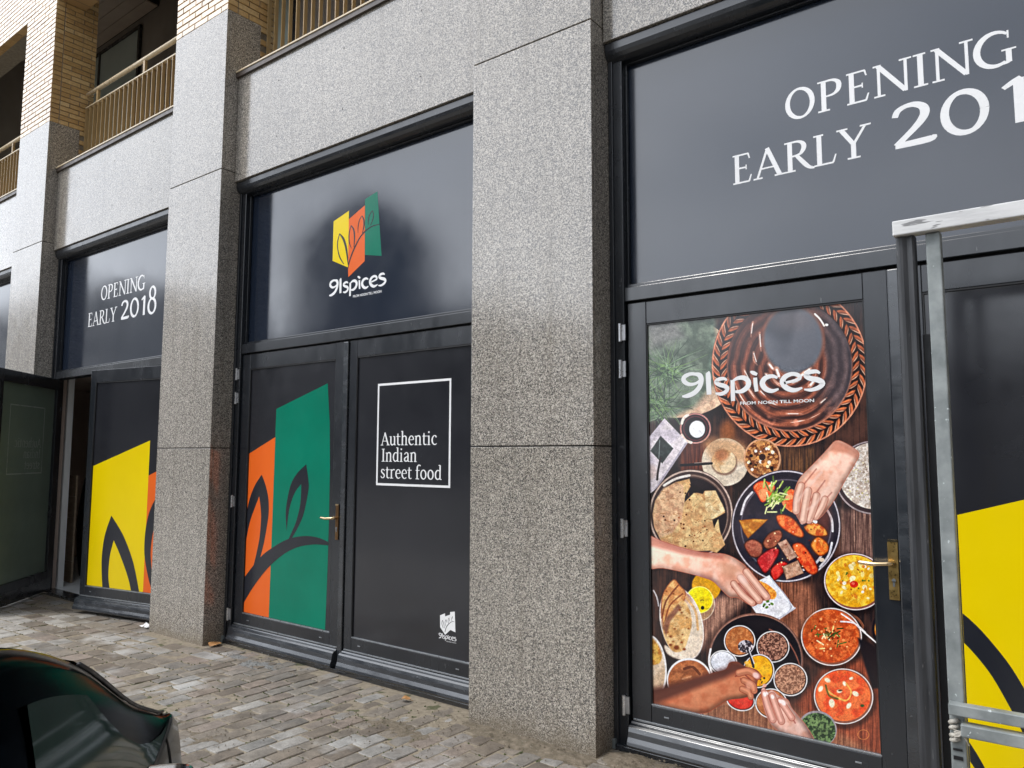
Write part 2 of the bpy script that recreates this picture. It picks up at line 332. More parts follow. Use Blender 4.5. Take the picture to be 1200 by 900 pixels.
GL = {
 'O': G_O(),
 'P': (.70, stem(.17, sl=.15) + [[(.17, .965, .03), (.34, .97, .032), (.47, .93, .045), (.545, .84, .06), (.56, .73, .064), (.53, .60, .058), (.44, .51, .04), (.32, .48, .03), (.17, .48, .025)]]),
 'E': (.66, stem(.17, sl=.12) + [[(.15, .972, .028), (.50, .972, .028)], [(.49, .98, .024), (.53, .80, .018)], [(.17, .52, .028), (.44, .52, .028)], [(.43, .60, .016), (.43, .44, .016)], [(.15, .028, .028), (.52, .028, .028)], [(.51, .03, .026), (.57, .24, .018)]]),
 'N': (.92, [[(.03, .975, .026), (.22, .975, .026)], [(.16, .97, .036), (.16, .02, .036)], [(.04, .026, .026), (.30, .026, .026)], [(.15, .97, .06), (.76, .03, .058)], [(.78, .97, .036), (.78, .0, .036)], [(.64, .975, .026), (.92, .975, .026)]]),
 'I': (.40, stem(.19, sl=.155)),
 'G': (.86, [[(.70, .74, .018), (.70, .96, .02)], arc(.44, .5, .375, .48, 50, 300, .03, .04, 20, .075), [(.58, .045, .04), (.66, .06, .045), (.71, .10, .055)], [(.70, .05, .058), (.70, .40, .058)], [(.56, .415, .024), (.85, .415, .024)]]),
 'A': (.80, [[(.08, .02, .03), (.37, .98, .034)], [(.36, .99, .06), (.69, .02, .062)], [(.17, .33, .026), (.57, .33, .026)], [(-.03, .026, .026), (.22, .026, .026)], [(.55, .026, .026), (.83, .026, .026)]]),
 'R': (.76, stem(.17, sl=.14) + [[(.17, .965, .03), (.34, .97, .032), (.46, .93, .045), (.53, .84, .06), (.54, .74, .062), (.50, .62, .055), (.41, .53, .036), (.17, .50, .025)], [(.34, .52, .05), (.56, .18, .06), (.68, .04, .045), (.80, .0, .03)]]),
 'L': (.64, stem(.17, sl=.14) + [[(.15, .028, .028), (.52, .028, .028)], [(.51, .03, .026), (.58, .28, .018)]]),
 'Y': (.74, [[(.09, .97, .06), (.37, .46, .055)], [(.66, .97, .032), (.38, .46, .036)], [(.37, .50, .06), (.37, .02, .06)], [(-.03, .975, .026), (.24, .975, .026)], [(.54, .975, .026), (.80, .975, .026)], [(.22, .026, .026), (.53, .026, .026)]]),
 '2': (.78, [[(.10, .74, .05), (.15, .88, .055), (.28, .955, .05), (.42, .95, .06), (.54, .86, .07), (.57, .72, .075), (.52, .57, .07), (.40, .40, .06), (.25, .23, .055), (.11, .07, .06)], [(.09, .065, .065), (.62, .075, .072), (.70, .15, .03)]]),
 '0': (.90, [ring(.43, .5, .41, .52, .078, .05, 20)]),
 '1': (.50, [[(.08, .80, .04), (.22, .90, .05), (.33, .985, .03)], [(.30, .96, .078), (.30, .0, .078)]]),
 '8': (.86, [ring(.42, 1.06, .29, .36, .068, .048, 20), ring(.41, .38, .37, .44, .078, .052, 200)]),
 # lower case, x-height .72
 'u': (.64, [[(.02, .66, .026), (.15, .68, .03)], [(.15, .70, .058), (.15, .20, .058), (.20, .07, .055), (.30, .03, .045), (.42, .10, .035), (.48, .16, .03)], [(.36, .68, .026), (.50, .68, .026)], [(.50, .70, .058), (.50, .02, .058)], [(.50, .03, .028), (.62, .03, .024)]]),
 't': (.44, [[(.17, .90, .03), (.17, .68, .055), (.17, .18, .058), (.22, .06, .05), (.32, .03, .036), (.41, .08, .022)], [(.02, .67, .028), (.40, .67, .028)]]),
 'h': (.68, [[(.02, 1.06, .026), (.15, 1.08, .03)], [(.15, 1.09, .058), (.15, .02, .058)], [(.15, .56, .028), (.26, .68, .038), (.38, .70, .05), (.48, .62, .06), (.50, .48, .058), (.50, .02, .058)], [(.02, .026, .026), (.28, .026, .026)], [(.38, .026, .026), (.64, .026, .026)]]),
 'e': (.58, [[(.12, .40, .024), (.48, .42, .024), (.48, .50, .05), (.44, .62, .045), (.32, .70, .032), (.20, .66, .04), (.11, .52, .056), (.09, .36, .06), (.13, .18, .06), (.23, .06, .048), (.36, .035, .035), (.50, .11, .022)]]),
 'n': (.68, [[(.02, .66, .026), (.15, .68, .03)], [(.15, .70, .058), (.15, .02, .058)], [(.15, .56, .028), (.26, .68, .038), (.38, .70, .05), (.48, .62, .06), (.50, .48, .058), (.50, .02, .058)], [(.02, .026, .026), (.28, .026, .026)], [(.38, .026, .026), (.64, .026, .026)]]),
 'i': (.36, [[(.02, .66, .026), (.16, .68, .03)], [(.16, .70, .058), (.16, .02, .058)], [(.02, .026, .026), (.30, .026, .026)], [(.155, .90, .062), (.155, 1.02, .062)]]),
 'c': (.56, [[(.44, .56, .05), (.40, .66, .045), (.30, .70, .032), (.19, .65, .042), (.11, .50, .058), (.09, .36, .06), (.13, .18, .058), (.23, .06, .046), (.36, .035, .034), (.49, .12, .022)]]),
 'd': (.68, [[(.50, 1.09, .058), (.50, .02, .058)], [(.36, 1.07, .026), (.50, 1.08, .03)], [(.50, .60, .03), (.38, .69, .034), (.24, .68, .042), (.13, .54, .058), (.10, .36, .06), (.13, .17, .056), (.23, .05, .045), (.36, .05, .036), (.50, .17, .028)], [(.50, .03, .028), (.64, .03, .024)]]),
 'a': (.60, [[(.11, .56, .04), (.17, .66, .034), (.29, .70, .034), (.40, .64, .05), (.43, .52, .058), (.43, .12, .056), (.47, .04, .036), (.57, .04, .024)], [(.43, .42, .026), (.26, .36, .034), (.13, .26, .052), (.12, .13, .054), (.22, .045, .044), (.33, .07, .034), (.43, .16, .026)]]),
 's': (.50, [[(.39, .57, .03), (.36, .66, .034), (.25, .70, .032), (.14, .64, .046), (.12, .53, .056), (.20, .42, .056), (.33, .33, .056), (.40, .21, .056), (.35, .08, .042), (.24, .03, .03), (.12, .06, .034), (.07, .18, .026)]]),
 'r': (.50, [[(.02, .66, .026), (.15, .68, .03)], [(.15, .70, .058), (.15, .02, .058)], [(.15, .54, .028), (.26, .66, .036), (.38, .70, .044), (.45, .66, .05)], [(.02, .026, .026), (.32, .026, .026)]]),
 'f': (.42, [[(.46, 1.0, .05), (.38, 1.07, .04), (.27, 1.06, .04), (.19, .94, .055), (.17, .78, .058), (.17, .02, .058)], [(.02, .67, .028), (.38, .67, .028)], [(.02, .026, .026), (.34, .026, .026)]]),
 'o': (.64, [ring(.31, .365, .28, .375, .06, .034, 15)]),
 ' ': (.30, []),
}
def smooth_path(st, k=4):
    if len(st) < 3: return st
    out = []
    for i in range(len(st) - 1):
        p0, p1, p2, p3 = st[max(i - 1, 0)], st[i], st[i + 1], st[min(i + 2, len(st) - 1)]
        for j in range(k):
            t = j / k
            out.append(tuple(.5 * ((2 * p1[c]) + (-p0[c] + p2[c]) * t + (2 * p0[c] - 5 * p1[c] + 4 * p2[c] - p3[c]) * t * t + (-p0[c] + 3 * p1[c] - 3 * p2[c] + p3[c]) * t ** 3) for c in range(3)))
    out.append(st[-1]); return out
def strip(mb, st, fx, fz, y, k=1.0, sm=True):
    """a stroke as a flat ribbon; fx, fz map glyph coordinates to metres"""
    if sm and 3 <= len(st) < 14: st = smooth_path(st)
    n = len(st); b = len(mb.v)
    for i in range(n):
        a, c = st[max(i - 1, 0)], st[min(i + 1, n - 1)]
        dx, dy = c[0] - a[0], c[1] - a[1]; L = math.hypot(dx, dy) or 1
        nx, ny = -dy / L, dx / L; w = st[i][2] * k
        mb.v.append((fx(st[i][0] + nx * w), y, fz(st[i][1] + ny * w)))
        mb.v.append((fx(st[i][0] - nx * w), y, fz(st[i][1] - ny * w)))
    for i in range(n - 1):
        mb.f.append((b + 2 * i, b + 2 * i + 2, b + 2 * i + 3, b + 2 * i + 1))
def write(mb, text, x0, x1, zb, h, y, bold=1.0):
    """serif line fitted between x0 and x1 on base line zb, cap height h"""
    tot = sum(GL[c][0] for c in text) - .08
    s = (x1 - x0) / tot; cur = 0.0; k = 0
    for ch in text:
        adv, sts = GL[ch]
        for st in sts:
            strip(mb, st, lambda g, c=cur: x0 + (c + g) * s, lambda g: zb + g * h, y - .00006 * (k % 12), bold); k += 1
        cur += adv
# the brush-like word mark, traced in its own box: x 0..1, y 0..1 (base line .0, x-height ~.5)
LOGO = [
 [(.150, .72, .020), (.132, .90, .022), (.080, .965, .024), (.030, .86, .032), (.024, .68, .034), (.062, .53, .026), (.112, .54, .020), (.148, .66, .018)],
 [(.105, .955, .020), (.146, .90, .030), (.158, .70, .036), (.144, .40, .034), (.104, .16, .034), (.050, .04, .030), (.008, .03, .012)],
 [(.206, 1.0, .020), (.210, .92, .034), (.212, .50, .036), (.214, .05, .034)],
 [(.348, .60, .012), (.326, .68, .022), (.288, .66, .026), (.268, .56, .028), (.288, .45, .028), (.330, .37, .030), (.350, .26, .028), (.334, .12, .026), (.298, .05, .024), (.262, .09, .012)],
 [(.388, .60, .028), (.388, .10, .03), (.388, -.26, .028)], [(.390, .56, .014), (.425, .66, .024), (.470, .66, .032), (.500, .50, .034), (.492, .28, .034), (.450, .12, .028), (.405, .12, .016)],
 [(.548, .64, .026), (.550, .36, .027), (.556, .08, .024)], [(.515, .90, .010), (.535, .84, .026), (.562, .76, .018)],
 [(.700, .58, .016), (.665, .66, .024), (.618, .60, .032), (.596, .40, .036), (.616, .18, .034), (.660, .07, .026), (.705, .14, .012)],
 [(.742, .36, .016), (.800, .42, .018), (.845, .50, .022), (.835, .64, .026), (.795, .70, .026), (.750, .60, .032), (.732, .40, .036), (.755, .18, .034), (.805, .06, .028), (.860, .14, .012)],
 [(.975, .66, .012), (.950, .74, .024), (.905, .72, .028), (.885, .60, .030), (.915, .48, .032), (.965, .40, .034), (.990, .27, .030), (.965, .12, .028), (.915, .04, .022), (.872, .07, .010)],
]
def word_mark(mb, x0, x1, zb, h, y):
    asp = (x1 - x0) / h
    for k, st in enumerate(LOGO):
        st2 = [(a * asp, b, w * asp * .52) for a, b, w in smooth_path(st)]
        strip(mb, st2, lambda g: x0 + g * h, lambda g: zb + g * h, y - .00006 * k, 1.0, False)
def plain_text(body, name, mat, parent, x0, x1, zb, h, y, extra=.0):
    """small sans line: Blender's own built-in letter shapes turned into a mesh"""
    cu = bpy.data.curves.new(name, 'FONT'); cu.body = body; cu.offset = extra; cu.resolution_u = 3
    t = bpy.data.objects.new(name, cu); COL.objects.link(t)
    dg = bpy.context.evaluated_depsgraph_get(); me = bpy.data.meshes.new_from_object(t.evaluated_get(dg))
    bpy.data.objects.remove(t); bpy.data.curves.remove(cu)
    co = np.empty(len(me.vertices) * 3); me.vertices.foreach_get('co', co); co = co.reshape(-1, 3)
    a, b = co.min(0), co.max(0)
    new = np.zeros_like(co)
    new[:, 0] = x0 + (co[:, 0] - a[0]) / (b[0] - a[0]) * (x1 - x0)
    new[:, 1] = y
    new[:, 2] = zb + (co[:, 1] - a[1]) / (b[1] - a[1]) * h
    me.vertices.foreach_set('co', new.ravel()); me.update()
    me.materials.clear(); me.materials.append(mat); me.name = name
    o = bpy.data.objects.new(name, me); COL.objects.link(o); o.parent = parent; return o
def flat(name, mat, parent, pts, y):
    mb = MB(); mb.poly([(x, y, z) for x, z in pts]); return mb.build(name, mat, parent, fix=False)
def curve2(pts, k=5):
    return [(p[0], p[1]) for p in smooth_path([(a, b, 0) for a, b in pts], k)]
def ribbon(name, mat, parent, A, B, y, k=5):
    """area between two edge curves given from the same end"""
    a, b = curve2(A, k), curve2(B, k)
    def resample(p, n):
        d = [0]
        for i in range(1, len(p)): d.append(d[-1] + math.dist(p[i], p[i - 1]))
        out = []
        for i in range(n):
            t = d[-1] * i / (n - 1); j = max(1, next((q for q in range(1, len(d)) if d[q] >= t - 1e-9), len(d) - 1))
            u = (t - d[j - 1]) / max(d[j] - d[j - 1], 1e-9)
            out.append((p[j - 1][0] + (p[j][0] - p[j - 1][0]) * u, p[j - 1][1] + (p[j][1] - p[j - 1][1]) * u))
        return out
    n = 24; a, b = resample(a, n), resample(b, n); mb = MB()
    mb.v = [(x, y, z) for x, z in a] + [(x, y, z) for x, z in b]
    mb.f = [(i, i + 1, n + i + 1, n + i) for i in range(n - 1)]
    return mb.build(name, mat, parent, fix=False)

# ------------------------------------------------------------------ the building
BLD = tag(empty('apartment_building', (0, 0, 0)),
          'apartment building with speckled granite ground floor, dark shop fronts and yellow brick balconies above', 'building')
COLS = [-13.625, -9.805, -5.985, -2.165, 1.655]      # right edge of each granite column
CW, BW = .89, 2.93

def column(x1, brick_top, idx):
    x0 = x1 - CW
    c = MB().box(x0 + .034, x1 - .034, .034, .33, -.2, 5.60).build('stone_column', M['core'], BLD)
    zs = [(-.12, 1.646), (1.654, 4.121), (4.129, 5.618)]
    for a, b in zs:
        top = b > 5
        MB().box(x0, x1, 0, .032, a, b).build('stone_slab', M['stone'], c, bevel=.0025)
        yb = .345 if a > 4 else .30
        MB().box(x1 - .032, x1, .0335, yb, a, b).build('stone_slab', M['stone'], c, bevel=.0018)
        MB().box(x0, x0 + .032, .0335, yb, a, b).build('stone_slab', M['stone'], c, bevel=.0018)
    # brick pier standing on the granite
    p = MB().box(x0 + .012, x1 - .012, .012, .49, 5.60, 9.4).build('brick_pier', M['mortar'], BLD)
    if brick_top > 6: MB().box(x0 + .012, x1 - .012, .346, .49, 4.80, 5.60).build('brick_pier_back', M['mortar'], BLD)
    z = 5.622 - .06 * (9 if brick_top > 6 else 0); row = 0
    L, H, g = .212, .050, .010
    while z < brick_top:
        full = (CW - 3 * g) / 4; half = (full - g) / 2
        x = x0
        for q in ((full,) * 4 if row % 2 == 0 else (half, full, full, full, half)):
            if z > 5.62:
                inst(BRICK, 'brick', p, (x + q / 2, .05 + random.uniform(-.0015, .0015), z + H / 2), (0, 0, random.uniform(-.003, .003)), (q / L, 1, 1))
            x += q + g
        y = .110
        for q in ((.212, .158) if row % 2 == 0 else (.100, .212, .048)):
            if z > 5.62 or y > .30:
                yy = y if z > 5.62 else max(y, .3475)
                qq = y + q - yy
                if qq > .03: inst(BRICK, 'brick', p, (x1 - .05 + random.uniform(-.0015, .0015), yy + qq / 2, z + H / 2), (0, 0, PI / 2), (qq / L, 1, 1))
            y += q + g
        z += H + g; row += 1
    return c
bmb = MB().box(-.106, .106, -.05, .05, -.025, .025)
_b = bmb.build('brick_source', M['brick'], None, bevel=.003)
bpy.context.view_layer.update()
BRICK = bpy.data.meshes.new_from_object(_b.evaluated_get(bpy.context.evaluated_depsgraph_get())); BRICK.name = 'brick'
bpy.data.objects.remove(_b)

for i, x1 in enumerate(COLS):
    column(x1, {1: 7.95, 2: 7.4}.get(i, 5.75), i)

HEAD = [(.205, 3.925), (.196, 3.93), (.175, 3.943), (.160, 3.962), (.152, 3.985), (.150, 4.032), (.31, 4.032), (.31, 3.925)]
WEATHER = [(.225, .158), (.205, .156), (.200, .148), (.182, .143), (.172, .134), (.165, .112), (.161, .085), (.150, .062), (.146, .045), (.152, .034), (.225, .034)]

def band(x0, idx):
    b = MB().box(x0 + .006, x0 + BW - .006, .13, .33, 4.036, 5.045).build('spandrel_slab', M['stone'], BLD, bevel=.003)
    MB().box(x0 + .004, x0 + BW - .004, .098, .36, 5.047, 5.062).build('coping', M['rail_light'], b, bevel=.002)
    MB().box(x0 + .004, x0 + BW - .004, .106, .1285, 5.005, 5.0455).build('drip_strip', M['drip'], b)
    pl = MB()
    for zz in (4.30, 4.80):
        for k in range(3):
            pl.tube([(x0 + .62 + k * .85, .1295, zz), (x0 + .62 + k * .85, .1282, zz)], .006, 8)
    pl.build('anchor_plug', M['core'], b)
    # loggia behind the band
    MB().box(x0 + .0, x0 + BW, .34, 1.6, 4.80, 5.046).build('loggia_floor', M['ceiling'], BLD)
    c = MB().box(x0 - .2, x0 + BW + .2, .50, 1.62, 8.15, 8.35).build('loggia_ceiling', M['core'], BLD)
    for k in range(6):
        MB().box(x0 - .2, x0 + BW + .2, .505 + k * .18, .505 + k * .18 + .172, 8.128, 8.149).build('ceiling_board', M['ceiling'], c, bevel=.002)
    w = MB().box(x0 - .45, x0 + BW + .45, 1.605, 1.75, 4.8, 8.35).build('loggia_wall', M['plaster'], BLD)
    f = MB()
    for a, bb in ((x0 + .10, x0 + .16), (x0 + 1.32, x0 + 1.38), (x0 + 2.60, x0 + 2.66)): f.box(a, bb, 1.56, 1.60, 5.1, 8.02)
    f.box(x0 + .10, x0 + 2.66, 1.562, 1.598, 7.96, 8.019); f.box(x0 + .10, x0 + 2.66, 1.562, 1.598, 5.10, 5.16)
    f.build('loggia_window_frame', M['frame'], w, bevel=.003)
    MB().box(x0 + .16, x0 + 1.32, 1.575, 1.585, 5.16, 7.96).build('loggia_window_pane', M['pale_glass'], w)
    MB().box(x0 + 1.38, x0 + 2.60, 1.575, 1.585, 5.16, 7.96).build('loggia_window_pane', M['pale_glass'], w)
    # railing: flat bars between two rails and a round hand rail
    r = MB().box(x0 + .03, x0 + BW - .03, .385, .425, 5.905, 5.918).build('balcony_railing', M['rail_light'], BLD)
    MB().box(x0 + .03, x0 + BW - .03, .385, .425, 5.085, 5.10).build('bottom_rail', M['rail_light'], r)
    MB().tube([(x0 + .01, .415, 6.10), (x0 + BW - .01, .415, 6.10)], .026, 12).build('hand_rail', M['rail_light'], r, smooth=True)
    for a in (x0 + .30, x0 + 1.46, x0 + 2.62):
        MB().box(a - .02, a + .02, .400, .43, 5.918, 6.08).build('rail_post', M['rail'], r)
    n = 27
    for k in range(n):
        xx = x0 + .04 + k * (BW - .08) / (n - 1)
        inst(BAL, 'baluster', r, (xx, .405, 5.5025))
    return b
_bal = MB().box(-.005, .005, -.0175, .0195, -.4, .4)
BAL = _bal.mesh('baluster'); BAL.materials.append(M['rail'])

def beam(x0, idx):
    bm_ = MB().box(x0 + .0, x0 + BW, .012, .34, 7.19, 9.4).build('brick_beam', M['brickwall'] if idx else M['mortar'], BLD)
    MB().box(x0 + .0, x0 + BW, .345, .49, 7.5, 9.4).build('beam_backing', M['ceiling'], bm_)
    if idx == 0:
        z = 7.185; row = 0
        while z < 8.0:
            x = x0 + 1.1 + (0 if row % 2 else -.111)
            while x < x0 + BW - .01:
                a, b = x, min(x + .212, x0 + BW - .004)
                if b - a > .03: inst(BRICK, 'brick', bm_, ((a + b) / 2, .05, z + .025), (0, 0, 0), ((b - a) / .212, 1, 1))
                x += .222
            z += .06; row += 1
for i, x1 in enumerate(COLS[:-1]):
    band(x1, i); beam(x1, i)
MB().box(-15.5, 3.0, .50, 6.0, 8.36, 9.4).build('upper_floors', M['brickwall'], BLD)
MB().box(-15.5, 3.0, 1.76, 6.0, 4.9, 8.35).build('upper_core', M['core'], BLD)

# ---- shop window over the doors: frame, beads, glass
def shopfront(x0):
    f = MB()
    f.box(x0 + .002, x0 + .088, .20, .30, 0.0, 3.93); f.box(x0 + 2.842, x0 + 2.928, .20, .30, 0.0, 3.93)
    f.prism_x(HEAD, x0 + .002, x0 + 2.928)
    o = f.build('shop_window_frame', M['frame'], BLD, bevel=.004)
    for a in (.002, 2.90): MB().box(x0 + a, x0 + a + .028, .188, .1995, 0.02, 3.95).build('cover_strip', M['frame'], o, bevel=.003)
    MB().box(x0 + .088, x0 + 2.842, .207, .30, 2.478, 2.560).build('transom', M['frame'], o, bevel=.004)
    MB().box(x0 + .088, x0 + 2.842, .232, .262, 2.5605, 2.582).build('glazing_bead', M['frame'], o, bevel=.004)
    b = MB().box(x0 + .0885, x0 + .100, .240, .263, 2.583, 3.912).box(x0 + 2.830, x0 + 2.8415, .240, .263, 2.583, 3.912).box(x0 + .0885, x0 + 2.8415, .238, .264, 3.9125, 3.9245)
    b.build('glazing_bead', M['frame'], o, bevel=.002)
    MB().box(x0 + .0885, x0 + 2.8415, .268, .280, 2.56, 3.9245).build('window_pane', M['glass'], o)
    MB().box(x0 + .0885, x0 + 2.8415, .252, .30, 2.471, 2.4775).build('gap_seal', M['gasket'], o)
    # threshold
    MB().box(x0 + .0, x0 + BW, .172, .34, -.05, .026).build('threshold', M['frame_old'], o, bevel=.004)
    MB().box(x0 + .002, x0 + .02, .17, .20, 0.0, .05).build('corner_plate', M['galv'], o)
    return o
HINGE_Z = (2.298, 2.088, 1.192, .237)
def hinges(leaf, hx):
    for z in HINGE_Z:
        h = MB().tube([(hx, -.032, z - .052), (hx, -.032, z + .052)], .0105, 10)
        h.box(hx - .002, hx + .030, -.026, -.018, z - .045, z + .045)
        h.build('hinge', M['steel'], leaf, smooth=False)
def leaf(x0, lx0, lx1, px0, px1, hinge_x, ang=0.0, kind='film', bead='bead'):
    """door leaf in hinge-local coordinates; y = 0 is its outer face (world y .22)"""
    ox = hinge_x
    def X(v): return v - ox
    f = MB()
    f.box(X(lx0), X(px0), 0, .062, .165, 2.466); f.box(X(px1), X(lx1), 0, .062, .165, 2.466)
    d = f.build('door', M['frame'], BLD, bevel=.003)
    d.location = (x0 + ox, .22, 0); d.rotation_euler = (0, 0, ang)
    MB().box(X(px0) + .001, X(px1) - .001, .001, .061, 2.338, 2.465).build('top_rail', M['frame'], d, bevel=.003)
    MB().box(X(px0) + .001, X(px1) - .001, .001, .061, .1655, .256).build('bottom_rail', M['frame'], d, bevel=.003)
    b = MB().prism_x([(y - .22, z) for y, z in WEATHER], X(lx0) + .002, X(lx1) - .002)
    b.build('weather_bar', M['frame_old'], d, bevel=.002)
    MB().box(X(lx0) + .01, X(lx1) - .01, -.006, -.0005, .160, .170).build('weather_strip', M['bead'], d, bevel=.001)
    MB().box(X(lx0) + .004, X(lx1) - .004, .006, .055, .03, .1645).build('kick_board', M['frame_old'], d)
    MB().box(X(px0), X(px1), .0142, .030, .256, 2.338).build('door_panel', M[kind], d)
    g = MB().box(X(px0) + .0005, X(px0) + .006, .004, .0141, .262, 2.330).box(X(px1) - .006, X(px1) - .0005, .004, .0141, .262, 2.330).box(X(px0) + .0005, X(px1) - .0005, .004, .0141, 2.330, 2.3375)
    g.build('gasket', M['gasket'], d)
    MB().box(X(px0) + .0005, X(px1) - .0005, .002, .0141, .2565, .2645).build('glazing_bead', M[bead], d, bevel=.001)
    for v in (px0 + .09, px1 - .10):
        MB().box(X(v) - .014, X(v) + .014, -.0025, .001, .206, .213).build('drain_cap', M['bead'], d, bevel=.001)
    return d, X
def handle(d, X, metal, pw, dx=0.0):
    h = MB().box(X(1.4365 + dx) - pw, X(1.4365 + dx) + pw, -.009, -.0005, .955, 1.222)
    pl = h.build('handle_plate', metal, d, bevel=.002)
    pts = [(X(1.4365 + dx), -.004, 1.118), (X(1.4365 + dx), -.035, 1.118), (X(1.433 + dx), -.047, 1.118), (X(1.42 + dx), -.053, 1.118), (X(1.36 + dx), -.055, 1.112), (X(1.305 + dx), -.054, 1.116), (X(1.298 + dx), -.054, 1.118)]
    MB().tube(pts, [.011, .010, .010, .0095, .010, .0095, .006], 12).build('lever', M['polished'], d, smooth=True)
    k = MB().tube([(X(1.4365 + dx), -.0095, 1.042), (X(1.4365 + dx), -.013, 1.042)], .0085, 12)
    k.box(X(1.4365 + dx) - .0042, X(1.4365 + dx) + .0042, -.013, -.0095, 1.014, 1.038)
    k.build('lock_cylinder', M['bead'], d)
    MB().box(X(1.4365 + dx) - pw, X(1.4365 + dx) + pw, -.0115, -.0095, 1.212, 1.222).build('plate_cap', M['polished'], d)
def astragal(d, X):
    MB().box(X(1.4615), X(1.512), -.014, .05, .035, 2.462).build('meeting_strip', M['frame_old'], d, bevel=.006)

fronts = [shopfront(x) for x in COLS[:-1]]
x0_0, x0_1, x0_2, x0_3 = COLS[:4]
YP = .0138 - .0004          # prints lie on the panel
GP = .268                   # glass face

# ---------- bay 0 (mostly outside the picture)
dA, XA = leaf(x0_0, .10, 1.46, .215, 1.355, .10); hinges(dA, -.035)
dB, XB = leaf(x0_0, 1.52, 2.83, 1.602, 2.745, 2.83)

# ---------- bay 1: left leaf swung out, right leaf ajar
d, X = leaf(x0_1 + .015, .10, 1.46, .215, 1.355, .10, -math.radians(46), 'film_green', 'gasket'); hinges(d, -.01)
d['label'] = 'open door leaf seen from its inner side, greenish pane'
mb = MB()
# inner face of the pane: letters show through back to front
tx = [('Authentic', 1.665, .097), ('Indian', 1.548, .095), ('street', 1.428, .093)]
yb = .0305
d_in = MB()
def mwrite(mb, text, xa, xb, zb, h, y):
    n0 = len(mb.v); write(mb, text, xa, xb, zb, h, y)
    for k in range(n0, len(mb.v)):
        vx, vy, vz = mb.v[k]; mb.v[k] = (vx, y + (y - vy), vz)
s0 = X(.42)
mwrite(mb, 'Authentic', s0 + .05, s0 + .60, 1.665, .097, yb + .0002)
mwrite(mb, 'Indian', s0 + .05, s0 + .41, 1.548, .095, yb + .0002)
mwrite(mb, 'street', s0 + .05, s0 + .38, 1.428, .093, yb + .0002)
fr = [(s0, 1.375, s0 + .73, 1.387), (s0, 2.105, s0 + .73, 2.117), (s0, 1.387, s0 + .012, 2.105), (s0 + .718, 1.387, s0 + .73, 2.105)]
for a, b, c, e in fr: mb.poly([(a, yb + .0002, b), (c, yb + .0002, b), (c, yb + .0002, e), (a, yb + .0002, e)])
mb.build('lettering_from_behind', M['white_faint'], d, fix=False)

d, X = leaf(x0_1, 1.52, 2.83, 1.602, 2.745, 2.83, math.radians(10.5)); d['label'] = 'door leaf standing ajar with yellow and orange print'
flat('yellow_print', M['yellow'], d, [(X(1.612), .268), (X(2.462), .268), (X(2.462), 1.729), (X(1.612), 1.471)], YP)
flat('orange_print', M['orange'], d, [(X(2.4623), .268), (X(2.742), .268), (X(2.742), 1.490), (X(2.4623), 1.385)], YP)
ribbon('leaf_outline_print', M['darkprint'], d, [(X(a), b) for a, b in ((1.938, .979), (1.854, .785), (1.824, .586), (1.832, .427), (1.856, .2685))],
       [(X(a), b) for a, b in ((1.994, .736), (1.950, .593), (1.938, .453), (1.945, .35), (1.967, .2685))], YP - .0004)
ribbon('leaf_outline_print', M['darkprint'], d, [(X(a), b) for a, b in ((1.9385, .979), (2.128, .799), (2.271, .595), (2.345, .44), (2.407, .2685))],
       [(X(a), b) for a, b in ((1.9945, .736), (2.085, .62), (2.180, .48), (2.245, .37), (2.288, .2685))], YP - .0008)
ribbon('leaf_outline_print', M['darkprint'], d, [(X(a), b) for a, b in ((2.74, 1.33), (2.60, 1.19), (2.513, 1.063), (2.474, .95), (2.452, .806), (2.458, .625), (2.515, .440), (2.58, .300))],
       [(X(a), b) for a, b in ((2.74, 1.12), (2.66, 1.02), (2.59, .903), (2.562, .82), (2.547, .70), (2.551, .60), (2.585, .43), (2.62, .300))], YP - .0004)
# "OPENING EARLY 2018" on a window
def opening(x0, parent):
    mb = MB()
    write(mb, 'OPENING', x0 + 1.005, x0 + 1.995, 3.322, .161, GP - .0006)
    write(mb, 'EARLY', x0 + .713, x0 + 1.385, 3.047, .161, GP - .0006)
    write(mb, '2', x0 + 1.49, x0 + 1.679, 3.047, .208, GP - .0006)
    write(mb, '0', x0 + 1.70, x0 + 1.892, 3.047, .208, GP - .0006)
    write(mb, '1', x0 + 1.93, x0 + 2.040, 3.047, .208, GP - .0006)
    write(mb, '8', x0 + 2.07, x0 + 2.262, 3.047, .205, GP - .0006)
    return mb.build('lettering', M['white'], parent, fix=False)
opening(x0_1, fronts[1]); opening(x0_3, fronts[3])

# ---------- bay 2
d, X = leaf(x0_2, .10, 1.46, .215, 1.355, .10); hinges(d, -.043); handle(d, X, M['bronze'], .017, -.014); astragal(d, X)
d['label'] = 'door leaf with orange and green print'
flat('orange_print', M['orange'], d, [(X(.222), .268), (X(.5758), .268), (X(.5878), 1.741), (X(.222), 1.603)], YP)
flat('green_print', M['green'], d, [(X(.5762), .268)] + [(X(a), b) for a, b in ((1.291, .268), (1.297, .5), (1.302, .712), (1.305, 1.1), (1.300, 1.5), (1.283, 1.85), (1.247, 2.155), (.5882, 1.976))], YP)
ribbon('leaf_outline_print', M['darkprint'], d, [(X(a), b) for a, b in ((.414, 1.426), (.36, 1.375), (.319, 1.330), (.262, 1.24), (.222, 1.13))],
       [(X(a), b) for a, b in ((.388, 1.243), (.335, 1.15), (.285, 1.06), (.25, .97), (.222, .86))], YP - .0004)
ribbon('leaf_outline_print', M['darkprint'], d, [(X(a), b) for a, b in ((.4143, 1.426), (.477, 1.334), (.520, 1.228), (.530, 1.12), (.519, 1.034), (.48, .87), (.433, .740))],
       [(X(a), b) for a, b in ((.3883, 1.243), (.407, 1.182), (.420, 1.12), (.426, 1.05), (.414, .906), (.375, .76), (.333, .640))], YP - .0008)
